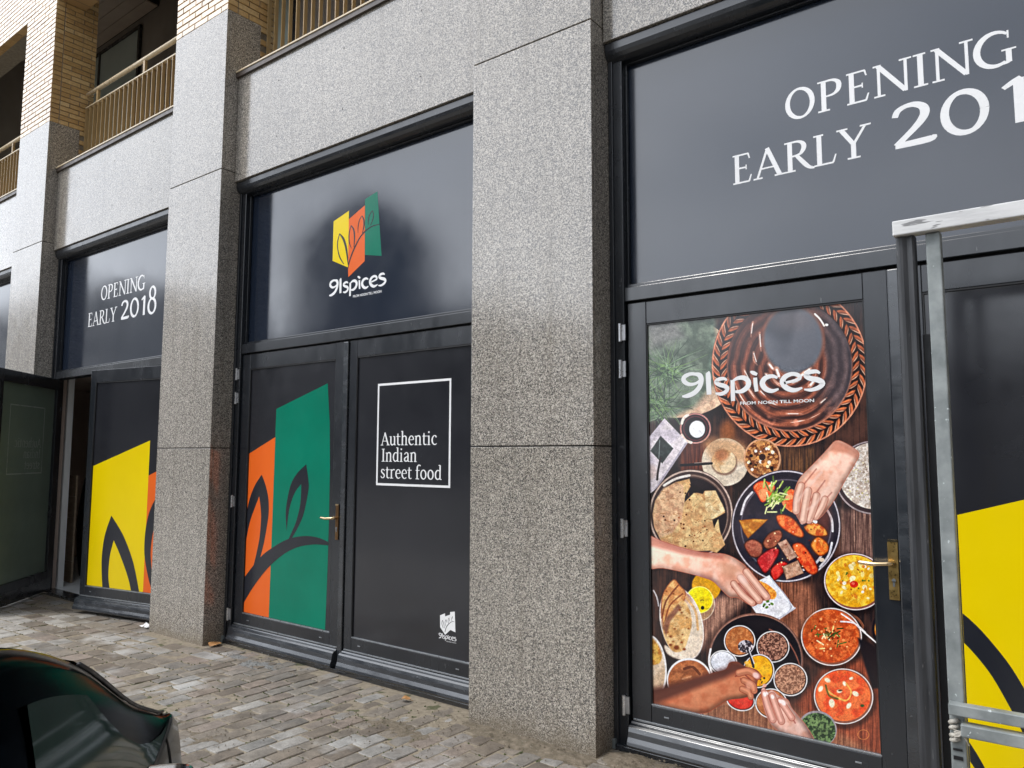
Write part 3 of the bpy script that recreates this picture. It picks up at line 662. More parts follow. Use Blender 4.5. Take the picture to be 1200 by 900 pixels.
ribbon('leaf_outline_print', M['darkprint'], d, [(X(a), b) for a, b in ((1.008, 1.518), (.90, 1.45), (.819, 1.359), (.775, 1.227), (.760, 1.107), (.781, .980))],
       [(X(a), b) for a, b in ((.952, 1.361), (.89, 1.31), (.841, 1.240), (.805, 1.15), (.788, 1.05), (.7815, .980))], YP - .0004)
ribbon('leaf_outline_print', M['darkprint'], d, [(X(a), b) for a, b in ((1.0083, 1.518), (1.045, 1.374), (1.041, 1.296), (.990, 1.119), (.92, 1.01), (.850, .925))],
       [(X(a), b) for a, b in ((.9523, 1.361), (.952, 1.28), (.943, 1.185), (.898, 1.056), (.85, .98), (.802, .905))], YP - .0008)
ribbon('stem_print', M['darkprint'], d, [(X(a), b) for a, b in ((.222, .560), (.433, .740), (.615, .840), (.809, .918), (1.013, .954), (1.181, .953), (1.302, .929))],
       [(X(a), b) for a, b in ((.222, .345), (.343, .483), (.540, .659), (.750, .791), (.939, .864), (1.138, .898), (1.302, .903))], YP - .0012)

d, X = leaf(x0_2, 1.52, 2.83, 1.602, 2.745, 2.83); d['label'] = 'dark door leaf with white framed lettering'
mb = MB(); y = YP - .0002
for a, b, c, e in ((1.825, 1.375, 2.553, 1.391), (1.825, 2.103, 2.553, 2.119), (1.825, 1.391, 1.841, 2.103), (2.537, 1.391, 2.553, 2.103)):
    mb.poly([(X(a), y, b), (X(c), y, b), (X(c), y, e), (X(a), y, e)])
write(mb, 'Authentic', X(1.870), X(2.424), 1.665, .093, y)
write(mb, 'Indian', X(1.876), X(2.232), 1.547, .093, y)
write(mb, 'street food', X(1.868), X(2.470), 1.427, .092, y)
mb.build('lettering', M['white'], d, fix=False)
# small white emblem low on the right
flat('emblem_print', M['white'], d, [(X(a), b) for a, b in ((2.474, .528), (2.519, .547), (2.520, .527), (2.564, .544), (2.564, .561), (2.605, .569), (2.613, .437), (2.568, .446), (2.522, .408), (2.477, .451))], YP - .0002)
mb = MB()
for st in ([(2.505, .45, .0016), (2.492, .475, .002), (2.497, .498, .0016), (2.508, .48, .002), (2.515, .45, .0016)], [(2.526, .465, .0014), (2.520, .49, .002), (2.529, .507, .0016), (2.536, .49, .002)],
           [(2.552, .485, .0014), (2.547, .505, .0018), (2.556, .522, .0014), (2.560, .50, .0016)], [(2.580, .505, .0012), (2.578, .52, .0016), (2.586, .535, .0012), (2.588, .52, .0012)],
           [(2.520, .425, .002), (2.533, .46, .0025), (2.556, .485, .0022), (2.583, .502, .0016), (2.603, .503, .001)]):
    strip(mb, [(X(a), b, w) for a, b, w in st], lambda g: g, lambda g: g, YP - .0006)
mb.build('emblem_branch_print', M['darkprint'], d, fix=False)
mb = MB(); word_mark(mb, X(2.464), X(2.622), .380, .034, YP - .0002); mb.build('word_mark', M['white'], d, fix=False)
plain_text('FROM NOON TILL MOON', 'tagline', M['white'], d, X(2.534), X(2.620), .3655, .006, YP - .0002)
# coloured emblem on the window of bay 2
P2 = fronts[2]; yg = GP - .0006
xx = lambda pts: [(x0_2 + a, b) for a, b in pts]
flat('yellow_print', M['yellow'], P2, xx([(1.226, 3.150), (1.416, 3.068), (1.4115, 3.528), (1.226, 3.476)]), yg)
flat('orange_print', M['orange'], P2, xx([(1.4165, 3.068), (1.423, 2.988), (1.610, 3.088), (1.5985, 3.534), (1.412, 3.458)]), yg)
flat('green_print', M['green'], P2, xx([(1.6105, 3.137), (1.799, 3.099), (1.738, 3.616), (1.599, 3.583)]), yg)
mb = MB()
for k, st in enumerate(([(1.418, 3.06, .003), (1.431, 3.11, .007), (1.455, 3.16, .008), (1.491, 3.215, .008), (1.535, 3.27, .007), (1.582, 3.310, .007), (1.64, 3.338, .006), (1.70, 3.351, .005), (1.768, 3.349, .003)],
           [(1.368, 3.10, .003), (1.318, 3.16, .006), (1.289, 3.23, .006), (1.284, 3.30, .006), (1.307, 3.362, .005)],
           [(1.307, 3.358, .004), (1.352, 3.31, .011), (1.385, 3.24, .011), (1.405, 3.16, .009), (1.417, 3.09, .004)],
           [(1.452, 3.215, .002), (1.425, 3.27, .006), (1.421, 3.34, .006), (1.444, 3.404, .004)],
           [(1.445, 3.400, .004), (1.475, 3.36, .008), (1.486, 3.30, .008), (1.482, 3.22, .004)],
           [(1.526, 3.325, .002), (1.526, 3.38, .005), (1.542, 3.43, .005), (1.569, 3.457, .003)],
           [(1.569, 3.455, .004), (1.590, 3.42, .007), (1.593, 3.37, .007), (1.578, 3.315, .004)],
           [(1.644, 3.37, .002), (1.642, 3.41, .005), (1.660, 3.45, .005), (1.688, 3.475, .003)],
           [(1.688, 3.473, .003), (1.700, 3.44, .005), (1.692, 3.40, .005), (1.668, 3.36, .003)])):
    strip(mb, [(x0_2 + a, b, w) for a, b, w in smooth_path(st)], lambda g: g, lambda g: g, yg - .0004 - .00006 * k, 1, False)
mb.build('branch_print', M['darkprint'], P2, fix=False)
mb = MB(); word_mark(mb, x0_2 + 1.190, x0_2 + 1.855, 2.866, .125, yg); mb.build('word_mark', M['white'], P2, fix=False)
plain_text('FROM NOON TILL MOON', 'tagline', M['white'], P2, x0_2 + 1.483, x0_2 + 1.806, 2.816, .020, yg, .02)

# ---------- bay 3
d, X = leaf(x0_3, .10, 1.46, .215, 1.355, .10); hinges(d, -.034); handle(d, X, M['brass'], .0215); astragal(d, X)
d['label'] = 'door leaf covered by a large photo print of Indian dishes'
DOOR3, X3 = d, X
mb = MB(); word_mark(mb, X(.415), X(1.163), 1.915, .128, YP - .0012); mb.build('word_mark', M['white'], d, fix=False)
plain_text('FROM NOON TILL MOON', 'tagline', M['white'], d, X(.743), X(1.112), 1.860, .0165, YP - .0012, .02)

d, X = leaf(x0_3, 1.52, 2.83, 1.602, 2.745, 2.83); d['label'] = 'door leaf with large yellow print, behind the steel rack'
flat('yellow_print', M['yellow'], d, [(X(1.695), .268), (X(2.545), .268), (X(2.545), 1.605), (X(1.695), 1.344)], YP)
flat('orange_print', M['orange'], d, [(X(2.5453), .268), (X(2.742), .268), (X(2.742), 1.33), (X(2.5453), 1.26)], YP)
ribbon('leaf_outline_print', M['darkprint'], d, [(X(a), b) for a, b in ((1.6955, .927), (1.738, .889), (1.790, .829), (1.859, .732), (1.92, .61), (1.98, .45), (2.02, .2685))],
       [(X(a), b) for a, b in ((1.6955, .803), (1.738, .755), (1.790, .682), (1.843, .577), (1.884, .482), (1.92, .38), (1.95, .2685))], YP - .0004)
ribbon('leaf_outline_print', M['darkprint'], d, [(X(a), b) for a, b in ((1.6955, .395), (1.723, .350), (1.748, .302), (1.765, .2685))],
       [(X(a), b) for a, b in ((1.6955, .315), (1.705, .30), (1.715, .285), (1.722, .2685))], YP - .0004)

# ---------- inside bay 1
iw = MB().box(-12.5, -6.9, 2.30, 2.34, 0, 2.6).build('interior_wall', M['room'], BLD)
MB().box(-12.54, -12.5, .345, 2.30, 0, 2.6).build('interior_wall', M['room'], BLD); MB().box(-6.9, -6.86, .345, 2.30, 0, 2.6).build('interior_wall', M['room'], BLD)
MB().box(-12.5, -6.9, .345, 2.30, 2.56, 2.6).build('interior_ceiling', M['room'], BLD)
MB().box(-12.5, -6.9, .345, 2.30, -.04, .02).build('interior_floor', M['room_post'], BLD)
MB().box(-12.5, -9.74, .30, .344, .0, 2.6).build('interior_wall', M['room'], BLD)
MB().box(-9.97, -9.755, .372, .44, .021, 2.55).build('inner_frame_post', M['room_post'], BLD, bevel=.003)
# end of the loggias
MB().box(-14.2, -14.0, .50, 1.62, 4.8, 9.4).box(-15.5, -13.63, .52, .60, 4.8, 9.4).build('loggia_end_wall', M['plaster'], BLD)
for bx in (-13.6 + .01, -5.98, -2.16):
    MB().box(bx, bx + (2.9 if bx > -13 else 1.0), .31, .34, .03, 3.95).build('blind_backing', M['core'], BLD)
MB().box(x0_1 + .09, x0_1 + 2.84, .31, .34, 2.5, 3.95).build('blind_backing', M['core'], BLD)

# ------------------------------------------------------------------ the photo print on the door of bay 3
# painted here shape by shape; the print has its own coordinate frame in which its corners are QC
QC = [(756.7, 381.3), (1012.5, 350.4), (1031.3, 888.7), (764.0, 828.0)]
PW, PH = 620, 1130
def homog(src, dst):
    A = []; B = []
    for (x, y), (u, v) in zip(src, dst):
        A += [[x, y, 1, 0, 0, 0, -u * x, -u * y], [0, 0, 0, x, y, 1, -v * x, -v * y]]; B += [u, v]
    return np.append(np.linalg.solve(np.array(A, float), np.array(B, float)), 1).reshape(3, 3)
Hm = homog([(0, 1), (1, 1), (1, 0), (0, 0)], QC)
uu, vv = np.meshgrid((np.arange(PW) + .5) / PW, (np.arange(PH) + .5) / PH)
W_ = Hm[2, 0] * uu + Hm[2, 1] * vv + 1
SX = ((Hm[0, 0] * uu + Hm[0, 1] * vv + Hm[0, 2]) / W_).astype(np.float32)
SY = ((Hm[1, 0] * uu + Hm[1, 1] * vv + Hm[1, 2]) / W_).astype(np.float32)
rng = np.random.RandomState(5)
def vnoise(X, Y, s, seed=0, oct=3, sx=1.0, sy=1.0):
    out = np.zeros_like(X); amp = 1.0; tot = 0
    for o in range(oct):
        t = np.random.RandomState(seed * 31 + o).rand(64, 64).astype(np.float32)
        fx = X / (s * sx) * 2 ** o; fy = Y / (s * sy) * 2 ** o
        ix = np.floor(fx).astype(int); iy = np.floor(fy).astype(int); a = fx - ix; b = fy - iy
        a = a * a * (3 - 2 * a); b = b * b * (3 - 2 * b)
        g = lambda i, j: t[(iy + j) % 64, (ix + i) % 64]
        out += amp * ((g(0, 0) * (1 - a) + g(1, 0) * a) * (1 - b) + (g(0, 1) * (1 - a) + g(1, 1) * a) * b)
        tot += amp; amp *= .55
    return out / tot
IMG = np.zeros((PH, PW, 3), np.float32); SKM = np.zeros((PH, PW), np.float32)
def c8(*c): return np.array(c, np.float32) / 255.
def sstep(a, b, x): t = np.clip((x - a) / (b - a), 0, 1); return t * t * (3 - 2 * t)
def region(bb, pad=4):
    m = (SX > bb[0] - pad) & (SX < bb[2] + pad) & (SY > bb[1] - pad) & (SY < bb[3] + pad)
    if not m.any(): return None
    r = np.where(m.any(1))[0]; c = np.where(m.any(0))[0]
    return slice(r[0], r[-1] + 1), slice(c[0], c[-1] + 1)
def put(sl, mask, col):
    """col: (3,) or (h, w, 3)"""
    IMG[sl] = IMG[sl] * (1 - mask[..., None]) + col * mask[..., None]
def ell_d(X, Y, cx, cy_, rx, ry, rot=0.0):
    a = math.radians(rot); dx, dy = X - cx, Y - cy_
    p = dx * math.cos(a) + dy * math.sin(a); q = -dx * math.sin(a) + dy * math.cos(a)
    return np.sqrt((p / rx) ** 2 + (q / ry) ** 2), p / rx, q / ry
def disc(cx, cy_, rx, ry, col, rot=0, soft=.5, col2=None, ns=4., seed=1, oct=3, thr=None, op=1.0, hole=None, clip=None):
    sl = region((cx - max(rx, ry), cy_ - max(rx, ry), cx + max(rx, ry), cy_ + max(rx, ry)))
    if sl is None: return
    X, Y = SX[sl], SY[sl]; r, p, q = ell_d(X, Y, cx, cy_, rx, ry, rot); k = min(rx, ry)
    m = 1 - sstep(-soft, soft, (r - 1) * k)
    if hole: m = m * sstep(-soft, soft, (r - hole) * k)
    if clip is not None: m = m * clip(X, Y)
    c = np.broadcast_to(col, X.shape + (3,))
    if col2 is not None:
        n = vnoise(X, Y, ns, seed, oct)
        t = sstep(*(thr or (.35, .65)), n)[..., None]; c = c * (1 - t) + col2 * t
    put(sl, m * op, c)
def inpoly(X, Y, P):
    ins = np.zeros(X.shape, bool); D = np.full(X.shape, 1e9, np.float32); n = len(P)
    for i in range(n):
        (x0, y0), (x1, y1) = P[i], P[(i + 1) % n]
        if y0 != y1:
            c = ((y0 > Y) != (y1 > Y)) & (X < (x1 - x0) * (Y - y0) / (y1 - y0) + x0); ins ^= c
        dx, dy = x1 - x0, y1 - y0; L = dx * dx + dy * dy + 1e-9
        t = np.clip(((X - x0) * dx + (Y - y0) * dy) / L, 0, 1)
        D = np.minimum(D, (X - x0 - t * dx) ** 2 + (Y - y0 - t * dy) ** 2)
    D = np.sqrt(D); return np.where(ins, D, -D)
def close_curve(P, k=4):
    out = []; n = len(P)
    for i in range(n):
        p0, p1, p2, p3 = P[i - 1], P[i], P[(i + 1) % n], P[(i + 2) % n]
        for j in range(k):
            t = j / k
            out.append(tuple(.5 * (2 * p1[c] + (p2[c] - p0[c]) * t + (2 * p0[c] - 5 * p1[c] + 4 * p2[c] - p3[c]) * t * t + (3 * p1[c] - p0[c] - 3 * p2[c] + p3[c]) * t ** 3) for c in (0, 1)))
    return out
def shape(P, col, soft=.5, smooth=False, col2=None, ns=4., seed=1, oct=3, thr=None, op=1.0, shade=None, edge=None):
    if smooth: P = close_curve(P)
    xs = [p[0] for p in P]; ys = [p[1] for p in P]
    sl = region((min(xs), min(ys), max(xs), max(ys)), 3 + soft)
    if sl is None: return
    X, Y = SX[sl], SY[sl]; d = inpoly(X, Y, P); m = sstep(-soft, soft, d)
    c = np.broadcast_to(col, X.shape + (3,)).copy()
    if col2 is not None:
        t = sstep(*(thr or (.35, .65)), vnoise(X, Y, ns, seed, oct))[..., None]; c = c * (1 - t) + col2 * t
    if shade: c = c * shade(X, Y, d)[..., None]
    if edge is not None: t = (1 - sstep(0, edge[1], d))[..., None]; c = c * (1 - t) + edge[0] * t
    put(sl, m * op, c)
def line(pts, w, col, op=1.0, soft=.4, taper=False):
    pts = [(p[0], p[1]) for p in pts]
    if len(pts) > 2: pts = curve2(pts, 4)
    xs = [p[0] for p in pts]; ys = [p[1] for p in pts]
    sl = region((min(xs) - w, min(ys) - w, max(xs) + w, max(ys) + w), 2)
    if sl is None: return
    X, Y = SX[sl], SY[sl]; m = np.zeros_like(X); n = len(pts) - 1
    for i in range(n):
        (x0, y0), (x1, y1) = pts[i], pts[i + 1]; dx, dy = x1 - x0, y1 - y0; L = dx * dx + dy * dy + 1e-9
        t = np.clip(((X - x0) * dx + (Y - y0) * dy) / L, 0, 1)
        D = np.sqrt((X - x0 - t * dx) ** 2 + (Y - y0 - t * dy) ** 2)
        ww = w * (1 - .8 * (i / n)) if taper else w
        m = np.maximum(m, 1 - sstep(-soft, soft, D - ww))
    put(sl, m * op, col)
def sprinkle(cx, cy_, rx, ry, n, r0, r1, cols, seed=3, rot=0, lim=.9, aspect=1.0):
    g = np.random.RandomState(seed)
    for _ in range(n):
        a = g.rand() * 2 * PI; r = math.sqrt(g.rand()) * lim; s = r0 + (r1 - r0) * g.rand()
        disc(cx + rx * r * math.cos(a), cy_ + ry * r * math.sin(a), s, s * (aspect + (1 - aspect) * g.rand()), cols[g.randint(len(cols))], rot=g.rand() * 180, soft=.5)

# table top: dark boards with a reddish grain
n1 = vnoise(SX, SY, 30, 11, 4); n2 = vnoise(SX, SY, 5, 12, 3, .5, 9)
t = sstep(.35, .7, n1 * .6 + n2 * .4)[..., None]
IMG[:] = c8(40, 31, 33) * (1 - t) + c8(84, 56, 48) * t
def grain(P, c1, c2, op=1.0, soft=7):
    sl = region((min(p[0] for p in P), min(p[1] for p in P), max(p[0] for p in P), max(p[1] for p in P)), soft)
    X, Y = SX[sl], SY[sl]; d = inpoly(X, Y, P); m = sstep(-soft, soft, d) * op
    t = vnoise(X, Y, 3.2, 17, 4, .45, 9)[..., None]; t = np.clip((t - .3) / .4, 0, 1); put(sl, m, c1 * (1 - t) + c2 * t)
grain([(985, 600), (1035, 602), (1035, 665), (985, 650)], c8(84, 60, 56), c8(158, 122, 108))
grain([(905, 680), (950, 690), (962, 735), (925, 760), (905, 735)], c8(100, 62, 48), c8(160, 104, 80))
grain([(812, 700), (875, 705), (858, 722), (835, 745), (822, 765), (812, 745)], c8(112, 80, 70), c8(182, 138, 118))
grain([(975, 775), (1035, 780), (1035, 895), (960, 880), (930, 830)], c8(112, 56, 40), c8(160, 84, 58))
grain([(830, 815), (905, 825), (960, 850), (1030, 892), (800, 845)], c8(120, 76, 58), c8(168, 116, 88))
grain([(796, 520), (835, 520), (832, 552), (796, 556)], c8(74, 38, 34), c8(118, 66, 50), soft=4)
grain([(915, 525), (955, 527), (950, 570), (905, 566)], c8(58, 42, 40), c8(116, 80, 54), soft=4)
grain([(868, 655), (905, 675), (905, 700), (870, 680)], c8(80, 52, 46), c8(128, 84, 66), soft=5)
# beige board with the herb bush, top left
disc(782, 428, 84, 63, c8(206, 166, 140), 8, col2=c8(226, 190, 160), ns=6, seed=4)
disc(778, 424, 79, 60, c8(188, 160, 138), 8, op=.6)
shape([(750, 340), (836, 340), (838, 400), (838, 448), (812, 478), (786, 492), (750, 498)], c8(72, 88, 76), 5, col2=c8(112, 128, 112), ns=14, seed=9, op=.92)
g = np.random.RandomState(8)
for _ in range(230):
    ox, oy = (779 + g.randn() * 5, 436 + g.randn() * 5) if g.rand() < .5 else (764 + g.randn() * 8, 474 + g.randn() * 8)
    a = g.rand() * 2 * PI; L = 14 + 38 * g.rand()
    ex, ey = ox + L * math.cos(a), oy + L * .9 * math.sin(a)
    c = [c8(62, 84, 62), c8(96, 124, 88), c8(140, 164, 130), c8(44, 60, 48), c8(118, 148, 92)][g.randint(5)]
    line([(ox, oy), ((ox + ex) / 2 + g.randn() * 3, (oy + ey) / 2 + g.randn() * 3), (ex, ey)], .55, c, .8, .45, True)
shape([(752, 375), (790, 372), (800, 395), (760, 410)], c8(150, 140, 144), 8, op=.55)
# copper bowl with the embossed rim
sl = region((826, 325, 1026, 535)); X, Y = SX[sl], SY[sl]
r, p, q = ell_d(X, Y, 925, 428, 93, 98); m = 1 - sstep(-.5, .5, (r - 1) * 93)
ang = np.arctan2(q, p)
wv = vnoise(r * 150, ang * 30 + 100, 5, 21, 3, .55, 4)
wv2 = vnoise(r * 60 + 40, ang * 60 + 200, 9, 23, 3, 1.2, 2.0)
rings = .5 + .5 * np.sin(r * 52 + 4 * vnoise(X, Y, 22, 22, 2) + 1.6 * np.sin(ang * 2))
lo = sstep(-.7, .7, q)                       # the lower half catches the warm light
e_ = np.clip(rings * .6 + wv * .7 - .35, 0, 1)
bc = c8(70, 46, 44) + (c8(226, 128, 92) - c8(70, 46, 44)) * (e_ * (.35 + .65 * lo))[..., None]
hi = sstep(.60, .74, wv) * sstep(.55, .9, rings) * sstep(-.1, .6, q)
bc = bc + (c8(252, 226, 212) - bc) * (hi * .95)[..., None]
pk = sstep(.60, .72, wv2) * sstep(.35, .7, r) * (1 - sstep(.74, .80, r)) * sstep(0, .5, q)
bc = bc + (c8(236, 150, 122) - bc) * (pk * .6)[..., None]
rt_ = (sstep(.2, .6, p) * (1 - sstep(.35, .8, q)) * sstep(.42, .5, r))[..., None]
bc = bc * (1 - rt_ * .8) + (c8(72, 66, 72) + (rings * 22)[..., None] / 255.) * rt_ * .8
# rim: two rows of slanted embossed leaves, each leaf lit on one flank
nl = 46.0; ph = ang * nl / (2 * PI)
k1 = (ph + (r - .80) * 9) % 1; k2 = (ph - (r - .90) * 9 + .5) % 1
row1 = (r > .80) & (r <= .895)
kk = np.where(row1, k1, k2); rr_ = np.where(row1, (r - .8475) / .0475, (r - .9475) / .0525)
leafm = sstep(0, .22, .44 - np.abs(kk - .5) * (1 + .9 * rr_ ** 2)) * sstep(-1.05, -.75, -np.abs(rr_))
lit = .35 + .65 * sstep(.2, .8, 1 - kk) * (.6 + .4 * lo) + .25 * (vnoise(X, Y, 7, 27, 2) - .5)
rc = c8(44, 26, 26) + (c8(222, 122, 78) - c8(44, 26, 26)) * (leafm * lit)[..., None]
rc = rc + (c8(255, 206, 176) - rc) * (leafm * sstep(.62, .74, kk) * (1 - sstep(.74, .84, kk)) * .75)[..., None]
fade = (sstep(.1, .9, -p) * sstep(.1, .9, -q))[..., None] * .5; rc = rc * (1 - fade) + c8(96, 80, 82) * fade
tr = sstep(.79, .805, r)[..., None]; bc = bc * (1 - tr) + rc * tr
ed = (np.exp(-((r - .988) * 80) ** 2) + .8 * np.exp(-((r - .80) * 90) ** 2) * lo)[..., None]; bc = bc + (c8(236, 156, 124) - bc) * np.clip(ed, 0, 1) * .8
put(sl, m, bc)
disc(929, 398, 38, 43, c8(150, 96, 78), op=.7, soft=2); disc(929, 398, 35, 40, c8(78, 80, 88), soft=3, col2=c8(104, 106, 114), ns=34, oct=1); disc(929, 372, 26, 14, c8(120, 112, 114), soft=10, op=.45)
line([(955, 366), (961, 372), (966, 380)], 1.1, c8(250, 225, 210)); disc(969, 379, 2, 1.6, c8(255, 245, 235))
g = np.random.RandomState(77)
for a, b, L, w, th in ((903, 430, 9, 2.2, .9), (911, 438, 12, 2.8, 1.25), (899, 441, 8, 1.3, .7), (938, 441, 13, 2.6, -.75), (946, 434, 10, 2.0, -.6), (953, 447, 14, 2.4, -.9), (932, 448, 9, 1.2, -.3), (962, 452, 11, 1.4, -1.0), (905, 474, 10, 1.0, .35), (930, 486, 18, .8, 0), (965, 470, 10, 1.0, -.7), (893, 462, 9, .9, .8), (884, 420, 16, .9, 1.3), (880, 385, 18, .8, 1.7), (890, 400, 22, 1.0, 1.5), (874, 440, 14, .8, 1.1)):
    dx, dy = math.cos(th) * L / 2, math.sin(th) * L / 2
    line([(a - dx, b - dy), (a + g.randn(), b + g.randn()), (a + dx, b + dy)], w, c8(240, 178, 152), .7, 1.4, True); line([(a - dx * .8, b - dy * .8), (a + dx * .5, b + dy * .5)], w * .5, c8(255, 244, 236), .95, .7, True)
# tea glass
disc(813, 504, 18.5, 18.5, c8(44, 34, 40)); disc(813, 504, 18.3, 18.3, c8(214, 150, 140), hole=.90, op=.85); disc(813, 504, 14.5, 15, c8(120, 60, 66), hole=.9, op=.7)
line([(797, 498), (799, 492), (804, 488)], 1.6, c8(245, 215, 200)); line([(797, 512), (801, 518), (808, 521)], 1.6, c8(245, 205, 190))
disc(815, 505, 9.3, 10.2, c8(250, 250, 252))
# tray with a dark tile
shape([(776.5, 492), (804, 521), (769, 574), (750, 590), (750, 525)], c8(205, 194, 204), .6, col2=c8(220, 208, 212), ns=16)
shape([(804, 521), (769, 574), (764, 578), (800, 523)], c8(170, 160, 172), .6)
shape([(772, 513), (787, 528), (774, 546), (760, 531)], c8(42, 48, 47), .6, col2=c8(62, 72, 70), ns=7)
line([(772, 540), (769, 555), (768, 565)], 1.3, c8(50, 38, 40)); line([(771, 518), (770, 540)], .4, c8(120, 130, 128))
disc(760, 556, 8, 9, c8(178, 150, 140), op=.5, soft=3)
# lamp glow, cup and saucer
disc(851, 508, 9, 13, c8(170, 100, 56), soft=5, op=.75)
disc(848, 544, 27.5, 28.5, c8(226, 210, 190), -10, soft=.7, col2=c8(214, 196, 174), ns=20)
shape([(822, 520), (846, 515), (872, 524), (874, 545), (848, 541), (832, 540)], c8(196, 146, 104), 7, True, op=.75)
disc(847, 545, 15.5, 15, c8(122, 92, 76), op=.75, soft=1.5); disc(846.5, 543, 14.3, 14.2, c8(224, 196, 160), soft=.7, col2=c8(206, 160, 116), ns=12)
disc(844, 536, 8, 7, c8(166, 104, 70), soft=3, op=.8); line([(832, 545.5), (812, 547), (796, 548)], 1.6, c8(34, 28, 32)); line([(832, 544), (812, 545.3)], .4, c8(150, 130, 120))
# jewelled tea light
disc(892, 540, 22, 24, c8(214, 158, 120), op=.9); disc(892, 540, 20, 22, c8(112, 66, 44), col2=c8(200, 140, 88), ns=3.2, seed=13)
sprinkle(892, 541, 19, 21, 46, 1.0, 2.4, [c8(252, 214, 160), c8(36, 24, 24), c8(230, 160, 96), c8(255, 240, 215), c8(150, 90, 50)], 5)
disc(892, 538, 4, 4, c8(70, 46, 42))
# flat-bread dish
disc(808, 606, 49.5, 53, c8(72, 54, 52)); disc(808, 606, 49, 52.5, c8(206, 180, 166), hole=.962, op=.9); disc(808, 606, 44, 47, c8(150, 124, 112), hole=.955, op=.8)
disc(808, 608, 42, 45, c8(40, 30, 36))
line([(776, 572), (790, 564), (806, 560)], 1.4, c8(228, 214, 204))
BR = c8(222, 186, 134); BR2 = c8(198, 152, 106)
shape([(763, 606), (766, 590), (776, 576), (790, 568), (806, 564), (808, 572), (801, 584), (800, 592), (812, 580), (822, 582), (824, 578), (836, 578), (838, 585), (845, 594), (848, 604), (838, 610), (831, 613), (840, 612), (842, 626), (848, 642), (838, 652), (830, 649), (812, 650), (796, 648), (774, 640), (765, 622)], BR, .8, col2=BR2, ns=7, seed=6, oct=4)
shape([(763, 606), (766, 590), (776, 576), (790, 568), (799, 572), (800, 592), (797, 612), (786, 628), (772, 634), (765, 622)], c8(224, 182, 146), 1.2, col2=c8(196, 148, 118), ns=5, seed=8, op=.85)
shape([(824, 579), (837, 578), (848, 602), (832, 612), (825, 600)], c8(232, 206, 160), .8, col2=c8(212, 176, 128), ns=5)
g = np.random.RandomState(3)
for _ in range(46):
    a, b = 768 + g.rand() * 72, 575 + g.rand() * 68; th = g.rand() * PI; L = 3 + 6 * g.rand()
    line([(a, b), (a + L * math.cos(th), b + L * math.sin(th) * .6)], .5, c8(166, 112, 70), .55)
sprinkle(800, 612, 36, 36, 26, .5, 1.2, [c8(110, 60, 36), c8(70, 34, 22), c8(160, 96, 56)], 9, lim=.95)
shape([(806, 570), (816, 573), (826, 578), (812, 581)], c8(34, 26, 30), .6); shape([(833, 613), (840, 611), (835, 622)], c8(34, 26, 30), .6)
# big glass plate
disc(920, 620, 65, 67, c8(66, 50, 54)); disc(920, 620, 63.5, 65.5, c8(44, 38, 50), col2=c8(58, 48, 58), ns=10)
disc(920, 620, 64, 66, c8(214, 204, 210), hole=.975, op=.85); disc(920, 620, 54, 56, c8(150, 140, 150), hole=.97, op=.45)
for P in ([(867, 606), (872, 590), (880, 580)], [(974, 640), (970, 655), (960, 668)], [(968, 600), (974, 612), (975, 626)], [(940, 672), (955, 664), (962, 654)]): line(P, 1.3, c8(236, 228, 232), .8)
disc(962, 624, 8, 30, c8(128, 62, 46), 12, soft=5, op=.6)
def meat(P, a, b, seed): shape(P, a, .9, True, col2=b, ns=4.2, seed=seed, oct=4, edge=(a * .45, 2.6)); 
shape([(864, 613), (882, 611), (899, 612), (890, 621), (875, 635), (870, 628)], c8(222, 160, 74), .7, col2=c8(176, 106, 40), ns=9, edge=(c8(120, 66, 26), 1.6))
shape([(881, 574), (888, 567), (898, 567), (907, 573), (902, 585), (892, 592), (886, 583)], c8(236, 96, 46), .7, True, col2=c8(246, 150, 100), ns=5, edge=(c8(196, 52, 24), 2))
shape([(918, 582), (926, 576), (932, 582), (930, 603), (921, 600), (915, 592)], c8(236, 96, 46), .7, True, col2=c8(246, 160, 110), ns=5)
g = np.random.RandomState(4)
for _ in range(60):
    a, b = 905 + g.randn() * 7, 588 + g.randn() * 8; th = -1.1 + g.randn() * .5; L = 5 + 6 * g.rand()
    line([(a, b), (a + L * math.cos(th), b + L * math.sin(th))], .9, [c8(188, 208, 110), c8(140, 170, 70), c8(222, 226, 160), c8(96, 118, 56)][g.randint(4)], .9)
meat([(908, 608), (918, 606), (930, 612), (941, 628), (938, 634), (926, 630), (912, 620)], c8(216, 84, 38), c8(240, 132, 72), 31)
meat([(941, 620), (954, 615), (966, 622), (969, 631), (956, 633), (945, 628)], c8(206, 92, 42), c8(246, 168, 82), 32)
meat([(949, 640), (958, 632), (969, 640), (970, 650), (960, 656), (951, 648)], c8(226, 104, 40), c8(246, 150, 70), 33)
meat([(927, 642), (938, 640), (950, 654), (958, 672), (950, 678), (938, 668), (930, 655)], c8(208, 64, 34), c8(236, 110, 60), 34)
meat([(892, 640), (900, 628), (912, 624), (916, 632), (908, 644), (898, 648)], c8(140, 74, 54), c8(176, 104, 78), 35)
meat([(870, 642), (880, 635), (892, 642), (890, 656), (878, 656)], c8(146, 74, 58), c8(184, 108, 86), 36)
meat([(886, 658), (902, 646), (912, 648), (908, 660), (896, 676), (888, 668)], c8(186, 44, 48), c8(220, 82, 80), 37)
meat([(901, 672), (912, 662), (922, 664), (918, 674), (906, 685)], c8(190, 36, 34), c8(222, 70, 60), 38)
shape([(909, 640), (920, 635), (934, 656), (923, 662)], c8(168, 124, 104), .8, col2=c8(196, 154, 134), ns=3, seed=39, edge=(c8(90, 60, 50), 1.4))
shape([(915, 668), (934, 660), (941, 676), (920, 684)], c8(176, 130, 106), .8, col2=c8(202, 160, 136), ns=3, seed=40, edge=(c8(90, 60, 50), 1.4))
